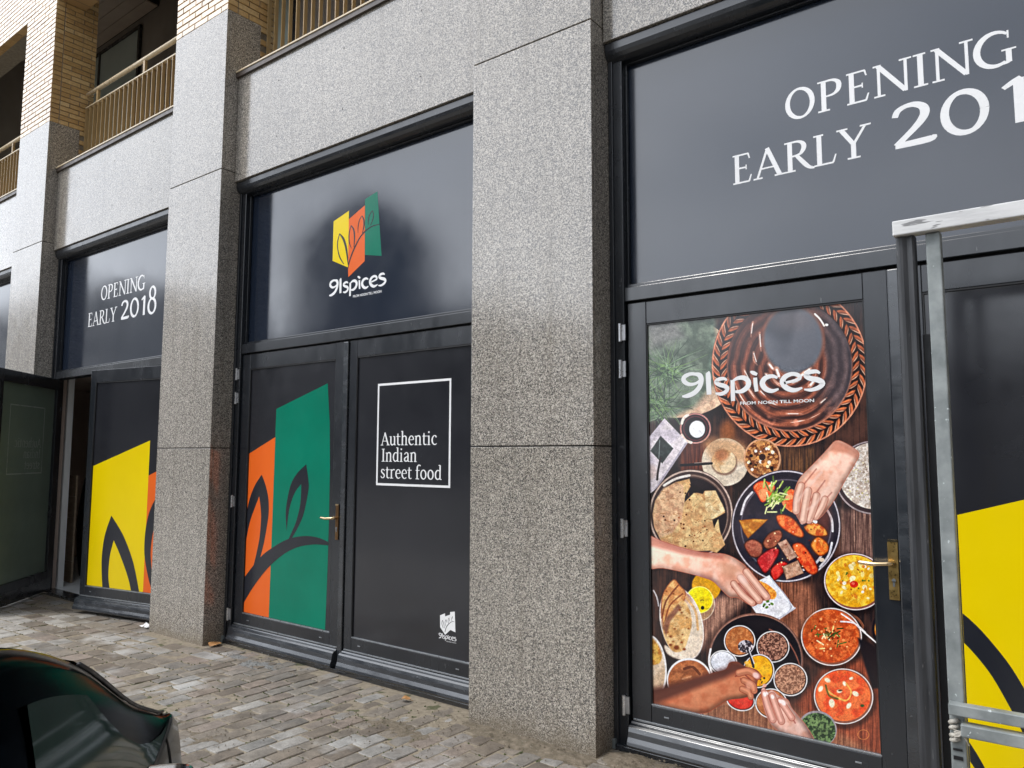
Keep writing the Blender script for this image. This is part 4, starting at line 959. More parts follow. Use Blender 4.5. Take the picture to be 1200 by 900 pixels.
disc(962, 660, 3, 2.4, c8(214, 190, 170)); sprinkle(930, 640, 40, 34, 30, .5, 1.1, [c8(255, 200, 150), c8(120, 30, 20)], 14)
line([(939, 616), (948, 612), (955, 615)], 2, c8(240, 236, 230))
# rice bowl at the right edge
disc(1024, 562, 46, 44, c8(70, 54, 56)); disc(1024, 562, 46, 44, c8(176, 160, 160), hole=.96, op=.8); disc(1026, 560, 43, 40, c8(222, 210, 200), col2=c8(184, 166, 152), ns=2.2, seed=15, oct=2)
sprinkle(1010, 568, 24, 28, 90, .5, 1.3, [c8(245, 238, 228), c8(150, 130, 112), c8(236, 222, 180), c8(190, 176, 120)], 16, aspect=.4)
# upper right forearm and hand reaching down
SK = c8(236, 190, 170)
shape([(954, 545), (966, 532), (978, 519), (984, 520), (964, 545), (956, 556)], c8(236, 228, 226), 1)
def skin(P, base, seed=0, dark=None):
    sl = region((min(p[0] for p in P), min(p[1] for p in P), max(p[0] for p in P), max(p[1] for p in P)), 6)
    SKM[sl] = np.maximum(SKM[sl], sstep(-2, 1, inpoly(SX[sl], SY[sl], close_curve(P))))
    cx0 = sum(p[0] for p in P) / len(P); cy0 = sum(p[1] for p in P) / len(P)
    shape(P, base, .6, True, col2=base * c8(238, 214, 204), ns=11, seed=60 + seed, oct=3, thr=(.3, .75),
          shade=lambda X, Y, d: .72 + .34 * sstep(0, 8, d) + .0035 * (cy0 - Y) - .002 * (X - cx0) + .10 * (vnoise(X, Y, 8, 50 + seed, 3) - .5) + .04 * (vnoise(X, Y, 1.6, 70 + seed, 2) - .5), edge=(base * c8(206, 150, 136), 1.2))

def fingers(F, base, nail=None):
    for P, w in F:
        line(P, w + .7, base * c8(176, 118, 106), .8, .7); line(P, w, base * c8(226, 214, 210), 1, .6)
        line([(x - .8, y - .9) for x, y in P], w * .42, np.minimum(base * 1.10, 1), .75, 1.2)
        if nail: (x, y), (x2, y2) = P[-1], P[-2]; disc(x - .25 * (x - x2) / 3, y - .25 * (y - y2) / 3, w * .55, w * .75, c8(252, 226, 220), rot=math.degrees(math.atan2(y - y2, x - x2)) + 90, soft=.5)
skin([(979, 518), (993, 522), (1007, 533), (1002, 546), (992, 563), (978, 588), (968, 602), (958, 612), (950, 610), (944, 616), (936, 614), (929, 601), (928, 590), (930, 577), (936, 563), (950, 548), (966, 532)], SK)
for P in ([(930, 588), (940, 572), (956, 552)], [(938, 603), (950, 588), (966, 566)], [(950, 609), (960, 596), (974, 580)]): line(P, .8, c8(150, 84, 74), .55, .9)
fingers([([(966, 588), (962, 598), (955, 609)], 3.6), ([(956, 584), (953, 597), (947, 613)], 4.1), ([(946, 578), (943, 594), (940, 613)], 4.2), ([(938, 572), (933, 588), (932, 602)], 4.0)], SK)
line([(934, 590), (946, 574), (962, 556)], 1.6, c8(246, 206, 190), .5, 1.5); line([(946, 600), (956, 592), (970, 574)], 1.6, c8(246, 206, 190), .5, 1.5)
shape([(979, 518), (993, 522), (1007, 533), (1004, 540), (988, 532), (972, 530)], c8(178, 110, 90), 3, op=.55)
# yellow drink
disc(826, 691, 17, 18, c8(226, 162, 34), soft=1, op=.95)
# left forearm and hand with the white dish
shape([(900, 678), (930, 717), (896, 740), (866, 696)], c8(232, 230, 234), .7, col2=c8(220, 218, 224), ns=12)
line([(901, 681), (926, 716), (897, 735)], .7, c8(170, 168, 180), .8); line([(930, 717), (896, 740)], 1.0, c8(196, 192, 200), .9)
shape([(884, 685), (896, 688), (908, 698), (906, 706), (898, 704)], c8(222, 132, 52), .8, True, col2=c8(246, 176, 84), ns=3)
skin([(755, 632), (772, 637), (796, 645), (822, 651), (848, 653), (866, 662), (878, 674), (892, 690), (900, 700), (899, 707), (889, 709), (884, 714), (876, 713), (863, 705), (853, 704), (843, 695), (834, 686), (822, 681), (800, 675), (775, 670), (755, 668)], c8(238, 188, 168), 1)
shape([(755, 630), (800, 646), (846, 654), (846, 660), (800, 654), (755, 642)], c8(184, 104, 88), 3, op=.6)
for P in ([(872, 672), (882, 684), (892, 696)], [(864, 688), (876, 702), (884, 710)], [(856, 692), (866, 702)]): line(P, .8, c8(140, 66, 60), .7, .8)
fingers([([(858, 688), (868, 701), (880, 711)], 3.4), ([(866, 681), (878, 696), (888, 708)], 3.7), ([(873, 674), (885, 689), (897, 704)], 3.8)], c8(238, 188, 168))
disc(853, 672, 12, 8, c8(198, 134, 104), 30, soft=5, op=.6); disc(868, 682, 8, 4, c8(248, 208, 196), 45, soft=3, op=.7)
for a, b in ((894, 713), (898, 709), (903, 712), (897, 716)): disc(a, b, 2, 1.4, c8(96, 130, 40), rot=a * 9)
disc(893, 715, 1.0, 1.0, c8(30, 30, 24)); disc(900, 713, 1.0, .9, c8(30, 30, 24))
disc(818, 712, 17, 19, c8(206, 168, 110), op=.45); disc(818, 712, 18, 20, c8(240, 220, 190), hole=.94, op=.7)
disc(818, 707, 15.8, 15.8, c8(244, 224, 20), soft=.7, col2=c8(236, 206, 12), ns=14); disc(818, 707, 15.8, 15.8, c8(250, 246, 150), hole=.94, op=.8)
disc(821.5, 716.5, 2.0, 2.2, c8(34, 26, 8)); disc(821, 708, 2.3, 1.4, c8(150, 130, 20)); disc(821.4, 709, 1.8, 1.0, c8(240, 220, 30))
# basket of folded bread
disc(797, 735, 24.5, 44, c8(236, 222, 214), -14, soft=.7); disc(797, 735, 23.3, 42.6, c8(186, 136, 108), -14, soft=.7, col2=c8(226, 206, 184), ns=40)
shape([(778, 760), (797, 772), (812, 764), (818, 745), (817, 765), (806, 776), (794, 777), (780, 770)], c8(228, 208, 188), 1.5, True)
shape([(787, 683), (795, 690), (802, 699), (798, 712), (786, 724), (778, 742), (773, 722), (775, 700)], c8(206, 138, 84), .8, True, col2=c8(228, 176, 116), ns=5, seed=20, edge=(c8(150, 80, 46), 2))
line([(774, 728), (779, 708), (793, 690)], 1.0, c8(120, 58, 34), .8); line([(777, 735), (783, 714), (798, 700)], .9, c8(130, 66, 38), .8)
shape([(797, 708), (806, 718), (809, 735), (805, 752), (799, 766), (788, 768), (780, 758), (775, 742), (780, 728)], c8(230, 190, 136), .8, True, col2=c8(206, 154, 96), ns=6, seed=23, oct=4)
shape([(775, 740), (779, 728), (793, 712), (797, 716), (784, 732), (779, 750)], c8(120, 72, 60), 1.5, op=.75)
for a, b, s in ((784, 750, 1.5), (791, 763, 3), (797, 757, 1.4), (784, 760, 1.8), (795, 719, 1.6), (797, 722, 1.2), (787, 700, 1.3), (779, 697, 1.2), (803, 728, 1.0), (800, 765, 1.8), (789, 741, 1.0), (781, 745, .9), (805, 741, 1.0), (798, 748, .9), (787, 756, 1.0)): disc(a, b, s, s * .8, c8(138, 74, 36), soft=1)
line([(802, 704), (813, 720), (816, 742)], 1.4, c8(214, 160, 100), .7)
# bottom left dishes
disc(762, 785, 17.5, 37, c8(240, 232, 226), -6); disc(761.5, 785, 15.8, 35.5, c8(222, 200, 176), -6, col2=c8(206, 176, 146), ns=22)
shape([(758, 752), (768, 758), (774, 772), (770, 782), (758, 780)], c8(226, 178, 90), 1, True, col2=c8(190, 126, 56), ns=4)
line([(764, 696), (768, 704), (770, 714)], .8, c8(220, 214, 216), .8)
disc(806, 801, 26.5, 25.5, c8(240, 232, 228), 20); disc(806, 802, 24.8, 24, c8(146, 84, 50), 20, col2=c8(182, 112, 70), ns=7, seed=25)
line([(800, 788), (810, 786), (818, 794)], 1.6, c8(96, 46, 26), .8); line([(798, 800), (808, 797)], 1.0, c8(210, 150, 110), .8)
# spice tray
disc(884, 777, 56, 54, c8(112, 78, 68), 20); disc(884, 778, 54.5, 52.5, c8(32, 27, 33), 20)
disc(884, 777, 54.8, 52.8, c8(176, 134, 118), 20, hole=.972, op=.6); line([(831, 765), (829, 780), (833, 795)], 1.1, c8(240, 236, 236))
line([(900, 742), (918, 752), (930, 770), (936, 786)], .8, c8(150, 96, 80), .8)
def cup(cx, cy_, rx, ry, a, b, seed, ns=2.4, rim=c8(228, 222, 220), rot=15):
    disc(cx, cy_, rx, ry, rim, rot); disc(cx, cy_, rx - 1.3, ry - 1.3, a * .5, rot); disc(cx - .3, cy_ - .4, rx - 2.2, ry - 2.2, a, rot, col2=b, ns=ns, seed=seed, oct=4)
cup(846, 781, 16.5, 14.5, c8(214, 216, 226), c8(228, 228, 236), 41, 12)
cup(865, 755.5, 18.5, 18.5, c8(166, 98, 56), c8(192, 124, 76), 42)
cup(904, 762.5, 19.5, 18.5, c8(90, 58, 50), c8(176, 128, 108), 43, 1.6)
cup(924.5, 801, 20, 19.5, c8(128, 88, 70), c8(188, 140, 114), 44, 1.6)
cup(887, 791, 18.5, 20, c8(236, 160, 20), c8(246, 182, 40), 45, 7)
cup(866, 825, 17, 12.5, c8(196, 44, 36), c8(214, 66, 50), 46, 6)
cup(902, 829, 19, 17.5, c8(170, 104, 66), c8(196, 128, 86), 47, 5)
sprinkle(890, 803, 10, 10, 10, .7, 1.3, [c8(80, 66, 20), c8(220, 110, 10)], 60)
disc(872, 762, 9, 7.5, c8(60, 50, 56), col2=c8(196, 186, 190), ns=3, seed=48); line([(874, 764), (878, 774), (881, 786)], 1.5, c8(44, 40, 48)); line([(876, 766), (882, 782)], .5, c8(230, 226, 230))
for a, b in ((873, 781), (877, 784), (874, 786), (879, 788)): disc(a, b, 2.6, 1.8, c8(238, 140, 48), rot=a * 7, col2=c8(250, 190, 90), ns=2)
# handis with curry
def bowl(cx, cy_, rx, ry, a, b, seed, rot=12, rim=c8(232, 222, 218), ns=5):
    disc(cx + 1, cy_ + 3, rx + 3, ry + 3, c8(30, 20, 20), rot, soft=3, op=.5)
    disc(cx, cy_, rx, ry, c8(140, 84, 64), rot); disc(cx, cy_, rx, ry, rim, rot, hole=.965, op=.95)
    disc(cx - .6, cy_ - .8, rx - 2.6, ry - 2.8, a, rot, col2=b, ns=ns, seed=seed, oct=4)
line([(985, 718), (1002, 728), (1010, 738), (1006, 742), (990, 730)], 1.5, c8(140, 88, 66))
bowl(1001, 686, 36.5, 33.5, c8(226, 160, 34), c8(246, 196, 70), 51)
sprinkle(1003, 686, 28, 26, 34, 1.2, 4.0, [c8(250, 226, 160), c8(246, 212, 120), c8(222, 136, 40), c8(252, 236, 200)], 17, aspect=.5)
disc(1000, 689, 5, 4, c8(206, 52, 30)); disc(999, 688, 2, 1.6, c8(236, 110, 80)); sprinkle(1000, 684, 22, 16, 12, .6, 1.3, [c8(90, 110, 40), c8(150, 60, 30)], 18)
bowl(973, 751, 36, 34, c8(182, 74, 34), c8(222, 112, 58), 52, ns=4)
shape([(938, 740), (948, 724), (962, 722), (955, 734), (944, 752)], c8(160, 84, 44), 3, op=.5)
g = np.random.RandomState(12)
for _ in range(26):
    a, b = 970 + g.randn() * 9, 750 + g.randn() * 7; line([(a, b), (a + g.randn() * 5, b + g.randn() * 4)], .8, [c8(246, 210, 130), c8(60, 66, 30), c8(92, 100, 44), c8(250, 226, 170)][g.randint(4)], .95)
sprinkle(972, 750, 30, 28, 30, .6, 1.6, [c8(240, 150, 90), c8(130, 44, 18), c8(250, 190, 130)], 19)
bowl(987, 821, 35, 32.5, c8(224, 84, 44), c8(238, 118, 66), 53, ns=8)
for a, b, s in ((968, 802, 3), (988, 806, 2.4), (960, 812, 3), (1001, 818, 3.4), (973, 829, 4.2), (993, 832, 3.2), (982, 815, 2.6), (996, 800, 2)): disc(a, b, s * 1.2, s * .8, c8(252, 226, 190), rot=a * 11, soft=.8)
line([(968, 814), (976, 820), (990, 826), (996, 816), (990, 806)], .9, c8(244, 176, 90), .9); line([(966, 808), (970, 820), (980, 824)], 1.1, c8(96, 96, 40), .8); disc(1009, 832, 2.4, 1.6, c8(70, 90, 40)); disc(983, 814, 2.4, 1.2, c8(100, 60, 30))
disc(1010, 866, 7, 6, c8(196, 120, 70), hole=.86, op=.8)
line([(985, 724), (998, 733), (1012, 746), (1032, 763)], .9, c8(236, 222, 218)); line([(984, 733), (1000, 735), (1013, 746)], .9, c8(222, 206, 204))
disc(1030, 742, 9, 17, c8(40, 30, 34)); disc(1031, 742, 7, 13, c8(238, 126, 36), col2=c8(248, 160, 70), ns=4)
shape([(1004, 752), (1018, 758), (1035, 775), (1035, 812), (1021, 812), (1012, 785)], c8(36, 27, 32), 2)
disc(956, 859, 23, 21, c8(150, 140, 140), 20); disc(956, 860, 21.5, 19.5, c8(48, 66, 44), 20, col2=c8(110, 134, 88), ns=2.4, seed=54)
# dark hand and forearm from the lower left
skin([(755, 816), (778, 811), (806, 802), (833, 793), (848, 789), (853, 781), (862, 780), (872, 786), (884, 789), (889, 795), (886, 803), (884, 812), (877, 820), (868, 823), (852, 825), (840, 832), (824, 840), (800, 838), (770, 830), (755, 826)], c8(198, 126, 92), 2)
shape([(750, 812), (790, 805), (832, 792), (850, 786), (854, 780), (864, 780), (874, 787), (860, 793), (846, 800), (822, 808), (796, 818), (770, 828), (750, 826)], c8(88, 48, 40), 5, op=.88)
for P in ([(872, 796), (880, 804), (882, 812)], [(866, 800), (872, 808), (873, 815)], [(860, 797), (872, 793), (884, 792)]): line(P, .8, c8(120, 54, 44), .7, .7)
fingers([([(868, 812), (876, 816), (878, 821)], 3.2), ([(870, 802), (880, 807), (882, 814)], 3.4), ([(864, 793), (876, 791), (886, 797)], 3.8)], c8(206, 136, 104))
disc(884, 796, 4, 3, c8(240, 190, 176), 40, soft=1.2); disc(876, 808, 4, 5, c8(224, 156, 130), soft=2, op=.7)
# pale hand from below
skin([(890, 815), (893, 810), (898, 815), (903, 813), (912, 820), (922, 825), (926, 834), (936, 846), (945, 858), (952, 874), (930, 872), (908, 860), (898, 848), (893, 834)], c8(240, 196, 182), 3)
for P in ([(898, 818), (904, 832), (914, 846)], [(910, 824), (920, 836), (930, 852)], [(896, 836), (902, 846)]): line(P, .8, c8(160, 84, 76), .7, .8)
fingers([([(926, 846), (918, 834), (912, 826)], 3.2), ([(914, 850), (908, 834), (903, 820)], 3.5), ([(904, 848), (898, 832), (894, 817)], 3.5)], c8(232, 176, 160), True)
disc(897, 817, 1.2, 2.0, c8(250, 226, 222), -30, soft=.8); disc(916, 828, 2.4, 4, c8(250, 222, 216), -35, soft=.8)
disc(894, 808, 2.4, 2, c8(230, 170, 150))
# photographic bite: crumbs of texture at several sizes, local contrast, a soft tone curve
hf = (vnoise(SX, SY, 1.1, 91, 2) - .5) * .16 + (vnoise(SX, SY, 2.6, 92, 3) - .5) * .22 + (vnoise(SX, SY, 9, 93, 3) - .5) * .16
lum = IMG.mean(2); skinm = np.maximum(SKM, 1 - sstep(34, 40, np.hypot(SX - 929, SY - 394))); IMG *= (1 + hf * (1 - .82 * skinm) * (.35 + .9 * sstep(.12, .5, lum)))[..., None]
def blur(a, n):
    for ax in (0, 1):
        c = np.cumsum(np.pad(a, [(n + 1, n) if i == ax else (0, 0) for i in range(3)], mode='edge'), axis=ax, dtype=np.float64)
        a = ((np.take(c, range(2 * n + 1, c.shape[ax]), axis=ax) - np.take(c, range(0, c.shape[ax] - 2 * n - 1), axis=ax)) / (2 * n + 1)).astype(np.float32)
    return a
IMG = IMG + .40 * (IMG - blur(IMG, 2)) + .22 * (IMG - blur(IMG, 14))
IMG = np.clip(IMG, 0, 1); IMG = IMG * .80 + (IMG * IMG * (3 - 2 * IMG)) * .20
img = bpy.data.images.new('food_photo_print', PW, PH, alpha=False, float_buffer=False)
buf = np.ones((PH, PW, 4), np.float32); buf[..., :3] = IMG      # rows already run bottom to top
img.pixels.foreach_set(buf.ravel()); img.update(); img.pack()
pm, nt, bs = new_mat('food_photo_print')
ti = nt.nodes.new('ShaderNodeTexImage'); ti.image = img; ti.extension = 'EXTEND'
uvn = nt.nodes.new('ShaderNodeTexCoord'); lk(nt, uvn.outputs['UV'], ti.inputs[0])
lk(nt, ti.outputs[0], bs.inputs['Base Color']); sset(bs, rough=.15, ior=1.55)
pa, pb, pz0, pz1 = X3(.2205), X3(1.3505), .2655, 2.3295
me = bpy.data.meshes.new('photo_print'); me.from_pydata([(pa, YP, pz0), (pb, YP, pz0), (pb, YP, pz1), (pa, YP, pz1)], [], [(0, 1, 2, 3)])
uvl = me.uv_layers.new(name='UVMap')
for k, uv in enumerate(((0, 0), (1, 0), (1, 1), (0, 1))): uvl.data[k].uv = uv
me.materials.append(pm); po = bpy.data.objects.new('photo_print', me); COL.objects.link(po); po.parent = DOOR3

# ------------------------------------------------------------------ ground
st = MB(); st.poly([(-260, -260, -.16), (200, -260, -.16), (200, 60, -.16), (-260, 60, -.16)])
tag(st.build('street', M['asphalt'], fix=False), kind='structure')
PAV = MB().box(-17.0, 6.0, -4.6, .33, -.15, -.0045).build('pavement', M['joint_sand'])
tag(PAV, kind='structure')
MB().box(-17.0, 6.0, -4.75, -4.605, -.155, .0).build('kerb_stone', M['grit'], PAV, bevel=.01)

def paver_mesh(seed, lx, ly):
    g = random.Random(seed); v = []; hx, hy = lx / 2, ly / 2; c = .007
    base = [(-hx + c, -hy), (0, -hy), (hx - c, -hy), (hx, -hy + c), (hx, 0), (hx, hy - c), (hx - c, hy), (0, hy), (-hx + c, hy), (-hx, hy - c), (-hx, 0), (-hx, -hy + c)]
    base = [(x + g.uniform(-.003, .003), y + g.uniform(-.003, .003)) for x, y in base]; n = len(base)
    for ins, z in ((-.002, -.05), (0, -.004), (.004, -.0005)):
        for x, y in base:
            L = math.hypot(x, y); v.append((x - x / L * ins * 1.3, y - y / L * ins * 1.3, z + (g.uniform(-.0012, .0012) if z > -.04 else 0)))
    v.append((g.uniform(-.01, .01), g.uniform(-.01, .01), .0018))
    f = []
    for k in range(2):
        for i in range(n): f.append((k * n + i, k * n + (i + 1) % n, (k + 1) * n + (i + 1) % n, (k + 1) * n + i))
    for i in range(n): f.append((2 * n + i, 2 * n + (i + 1) % n, 3 * n))
    me = bpy.data.meshes.new('paver'); me.from_pydata(v, [], f); me.materials.append(M['paver'])
    for p in me.polygons: p.use_smooth = False
    return me, v, f
PM_R = [paver_mesh(i, .112, .192) for i in range(6)]
PM_L = [paver_mesh(20 + i, .206, .152) for i in range(6)]
far = MB(); npv = 0
def place_paver(kind, x, y, rz, sx=1.0, sy=1.0):
    global npv
    me, v, f = random.choice(kind)
    z = random.uniform(-.004, .0025) + .003 * math.sin(x * 2.3) * math.cos(y * 3.1); rx, ry = random.uniform(-.018, .018), random.uniform(-.018, .018)
    seen = y > -2.15 and x > -9.9 and x < -1.7 and y > -.02 + (x + 2.0) * .80 - .25 and y > -1.75 - (x + 4.6) * .35 if x < -4.6 else (y > (x + 2.0) * .80 - .25 and x < -1.6 and y > -2.2)
    if seen and npv < 299:
        o = inst(me, 'paver', PAV, (x, y, z), (rx, ry, rz), (sx, sy, 1)); npv += 1
    else:
        b = len(far.v); c, s = math.cos(rz), math.sin(rz)
        far.v += [(x + c * p[0] * sx - s * p[1] * sy, y + s * p[0] * sx + c * p[1] * sy, z + p[2]) for p in v]
        far.f += [tuple(b + i for i in q) for q in f]
def blocked(x, y):
    for x1 in COLS:
        if x1 - CW - .03 < x < x1 + .03 and y > -.05: return True
    return y > .16
cols_order = []
k = 0; x = -5.50
while x < 3.2:
    w = random.choice((.106, .112, .118, .124)); x += w / 2
    y = .16 - (k % 2) * .105 + random.uniform(-.012, .012); wob = random.uniform(-.01, .01)
    while y > -4.5:
        L = .196 * random.uniform(.92, 1.07)
        if not blocked(x, y - L / 2 + .04): cols_order.append((PM_R, x + .006 * math.sin(y * 2 + k), y - L / 2, random.uniform(-.02, .02), w / .118, L / .196))
        y -= L + .009
    x += w / 2 + .006; k += 1
r = 0; y = .17
while y > -4.5:
    h = random.choice((.140, .150, .160)); y -= h / 2; x = -16.6 + (r % 2) * .12 + random.uniform(-.02, .02)
    while x < -5.62:
        w = .210 * random.uniform(.82, 1.16)
        if x + w > -5.62: w = -5.515 - x
        if w < .05: break
        yy = y + .045 * (x + 9.0) * .9 - .03
        if x + w < -5.45 and not blocked(x + w / 2, yy): cols_order.append((PM_L, x + w / 2, yy, .04 + random.uniform(-.02, .02), w / .210, h / .155))
        x += w + .010
    y -= h / 2 + .010; r += 1
cols_order.sort(key=lambda q: (q[1] + .5) ** 2 * .35 + (q[2] + 3.58) ** 2)
for q in cols_order: place_paver(*q)
me_far = far.mesh('pavers_beyond'); me_far.materials.append(M['paver'])
o = bpy.data.objects.new('distant_pavers', me_far); COL.objects.link(o); o.parent = PAV; tag(o, kind='stuff')

jm = MB(); gj = random.Random(21)
for kind, x, y, rz, sx, sy_ in cols_order:
    if y < -2.6 or x < -10 or x > 0 or gj.random() < .35: continue
    hx_, hy_ = (.061 * sx, .101 * sy_) if kind is PM_R else (.103 * sx, .076 * sy_)
    for _ in range(gj.randint(2, 7)):
        if gj.random() < .5: px, py = x + hx_ + .004 + gj.uniform(-.003, .004), y + gj.uniform(-hy_, hy_)
        else: px, py = x + gj.uniform(-hx_, hx_), y - hy_ - .005 + gj.uniform(-.003, .004)
        s_ = gj.uniform(.003, .0085); z_ = gj.uniform(-.002, .004); b = len(jm.v)
        jm.v += [(px + s_, py, z_ - .004), (px, py + s_, z_ - .004), (px - s_, py, z_ - .004), (px, py - s_, z_ - .004), (px, py, z_ + s_ * .5)]
        jm.f += [(b, b + 1, b + 4), (b + 1, b + 2, b + 4), (b + 2, b + 3, b + 4), (b + 3, b, b + 4)]
jo = jm.build('joint_moss', M['moss'], PAV, fix=False); tag(jo, kind='stuff')

def drift(name, cx, cy_, rx, ry, h, mat, label, seed=1, n=46):
    """low uneven heap with grains on it"""
    g = np.random.RandomState(seed); mb = MB(); K = n
    from mathutils import noise as nz
    for j in range(K):
        for i in range(K):
            a, b = -1 + 2 * i / (K - 1), -1 + 2 * j / (K - 1)
            r = math.sqrt(a * a + b * b); x, y = cx + a * rx, cy_ + b * ry
            e = max(0.0, 1 - r ** 1.5); nn = nz.noise(Vector((x * 5, y * 5, seed))) * .6 + nz.noise(Vector((x * 16, y * 16, seed + 3))) * .4
            fine = nz.noise(Vector((x * 90, y * 90, 1))) * .004 + g.rand() * .002
            mb.v.append((x, y, -.016 + h * max(0.0, e * (1.0 + 1.3 * nn)) * 1.15 + (fine if e > .05 else 0)))
    for j in range(K - 1):
        for i in range(K - 1): mb.f.append((j * K + i, j * K + i + 1, (j + 1) * K + i + 1, (j + 1) * K + i))
    # loose grains
    for _ in range(260):
        a = g.rand() * 2 * PI; r = g.rand() ** .6 * 1.05; x, y = cx + rx * r * math.cos(a), cy_ + ry * r * math.sin(a); s = .0025 + .005 * g.rand() ** 2
        z = max(0.004, h * (1 - r) * .9); b = len(mb.v)
        mb.v += [(x + s, y, z), (x, y + s, z), (x - s, y, z), (x, y - s, z), (x, y, z + s), (x, y, z - s)]
        mb.f += [(b, b + 1, b + 4), (b + 1, b + 2, b + 4), (b + 2, b + 3, b + 4), (b + 3, b, b + 4)]
    o = mb.build(name, mat, fix=False); tag(o, label, kind='stuff'); return o
drift('sand_drift', -2.62, -.06, .78, .17, .024, M['dirt'], 'sandy dirt gathered along the foot of the nearest granite column', 2)
drift('sand_drift', -1.85, .06, .42, .17, .032, M['dirt'], 'sandy dirt and rubble in front of the poster door', 5)
drift('sand_drift', -3.30, -.36, .60, .26, .012, M['dirt'], 'thin film of sand over the paving left of the nearest column', 7)
drift('grit_patch', -5.15, -.02, .55, .20, .016, M['grit'], 'grey grit patch in the paving under the green door', 9)
drift('sand_drift', -4.05, -1.15, .95, .42, .010, M['dirt'], 'brown sand spread over the paving beside the black car', 11)

def small_leaf(x, y, s, rz, label):
    mb = MB(); n = 9
    for i in range(n):
        t = i / (n - 1); w = s * .42 * math.sin(PI * t) ** .8 * (1 + .15 * math.sin(9 * t)); cz = .008 + .014 * math.sin(PI * t) + .004 * math.sin(7 * t)
        for q in (-1, 0, 1): mb.v.append((s * (t - .5), w * q, cz + (.006 if q else 0)))
    for i in range(n - 1):
        for q in (0, 1): mb.f.append((i * 3 + q, i * 3 + q + 1, i * 3 + q + 4, i * 3 + q + 3))
    mb.tube([(s * .48, 0, .008), (s * .75, .005, .006)], .0012, 5)
    o = mb.build('dry_leaf', M['leaf'], fix=False); o.location = (x, y, 0); o.rotation_euler = (.1, -.05, rz)
    tag(o, label, 'leaf'); return o
small_leaf(-3.62, .035, .065, .5, 'curled orange leaf lying by the sill of the dark framed door')
small_leaf(-5.90, .06, .12, 1.9, 'tan leaf standing against the corner of the middle granite column')
lm = MB(); g = random.Random(3)
for k in range(26):
    a = g.uniform(0, 2 * PI); r = g.uniform(0, .05); s = g.uniform(.012, .03); x, y = r * math.cos(a) * 1.8, r * math.sin(a)
    lm.poly([(x - s, y - s * .5, g.uniform(.003, .02)), (x + s, y - s * .4, g.uniform(.003, .02)), (x + s * .6, y + s * .7, g.uniform(.01, .03)), (x - s * .7, y + s * .6, g.uniform(.01, .035))])
lo = lm.build('paper_scrap', M['litter'], fix=False); lo.location = (-7.02, .06, 0)
tag(lo, 'crumpled white paper scrap on the paving by the middle granite column', 'litter')

# ------------------------------------------------------------------ things inside the half open doorway
bd = MB()
for k in range(5): bd.box(-10.80, -10.0, .62, .642, .022 + k * .262, .022 + k * .262 + .257)
tag(bd.build('leaning_board', M['cardboard'], bevel=.003), 'brown wooden board standing inside the half open doorway', 'board')
sk = MB(); n, m_ = 20, 14
for j in range(m_ + 1):
    for i in range(n):
        a = 2 * PI * i / n; t = j / m_; rr = .26 * math.sin(PI * min(1, .18 + t * .82)) ** .55 * (1 + .07 * math.sin(5 * a + 4 * t) + .05 * math.sin(9 * a))
        sk.v.append((-10.42 + rr * math.cos(a), 1.06 + rr * .75 * math.sin(a), .022 + 1.60 * t * (1 - .03 * math.sin(3 * a))))
for j in range(m_):
    for i in range(n): sk.f.append((j * n + i, j * n + (i + 1) % n, (j + 1) * n + (i + 1) % n, (j + 1) * n + i))
sk.f.append(tuple(range(n))[::-1]); sk.f.append(tuple(m_ * n + i for i in range(n)))
tag(sk.build('black_bundle', M['gasket'], smooth=True), 'dark wrapped bundle standing behind the brown board in the doorway', 'bundle')

# ------------------------------------------------------------------ steel rack in front of the right door
RK = tag(empty('steel_rack', (.38, -.5, 0)), 'galvanised steel rack with a chipped white top bar and black post, before the right doors', 'rack')
def rp(mb, name, mat, **k):
    mb.v = [(x - .38, y + .5, z) for x, y, z in mb.v]; return mb.build(name, mat, RK, **k)
rp(MB().box(-.540, 1.30, -.530, -.470, 2.418, 2.474), 'top_bar', M['chipped'], bevel=.004)
pm_ = [(-.535, -.500), (-.535, -.455), (-.472, -.455), (-.472, -.500), (-.480, -.506), (-.497, -.499), (-.512, -.506), (-.524, -.507)]
for ox in (0.0, 1.77):
    mb = MB(); b = len(pm_)
    mb.v = [(x + ox, y, .04) for x, y in pm_] + [(x + ox, y, 2.4165) for x, y in pm_]
    mb.f = [(i, (i + 1) % b, b + (i + 1) % b, b + i) for i in range(b)] + [tuple(range(b))[::-1], tuple(range(b, 2 * b))]
    rp(mb, 'rubber_post', M['rubber'], bevel=.002)
rp(MB().box(-.468, -.441, -.452, -.43, .04, 2.05), 'seal_strip', M['gasket'], bevel=.003)
for ox in (0.0, 1.60):
    rp(MB().box(-.436 + ox, -.388 + ox, -.5, -.455, .04, 2.4165), 'steel_post', M['galv'], bevel=.004)
rp(MB().box(-.432, 1.24, -.541, -.501, .716, .755), 'rail', M['galv'], bevel=.004)
rp(MB().box(-.397, 1.24, -.548, -.501, .652, .694), 'rail', M['galv'], bevel=.004)
rp(MB().box(-.54, 1.30, -.545, -.415, .0, .039), 'base_beam', M['galv'], bevel=.004)
for ox in (0.0, 1.66):
    rp(MB().box(-.50 + ox, -.44 + ox, -1.02, -.546, .0, .05).box(-.50 + ox, -.44 + ox, -.414, -.10, .0, .05), 'foot', M['galv'], bevel=.004)
gr = random.Random(6)
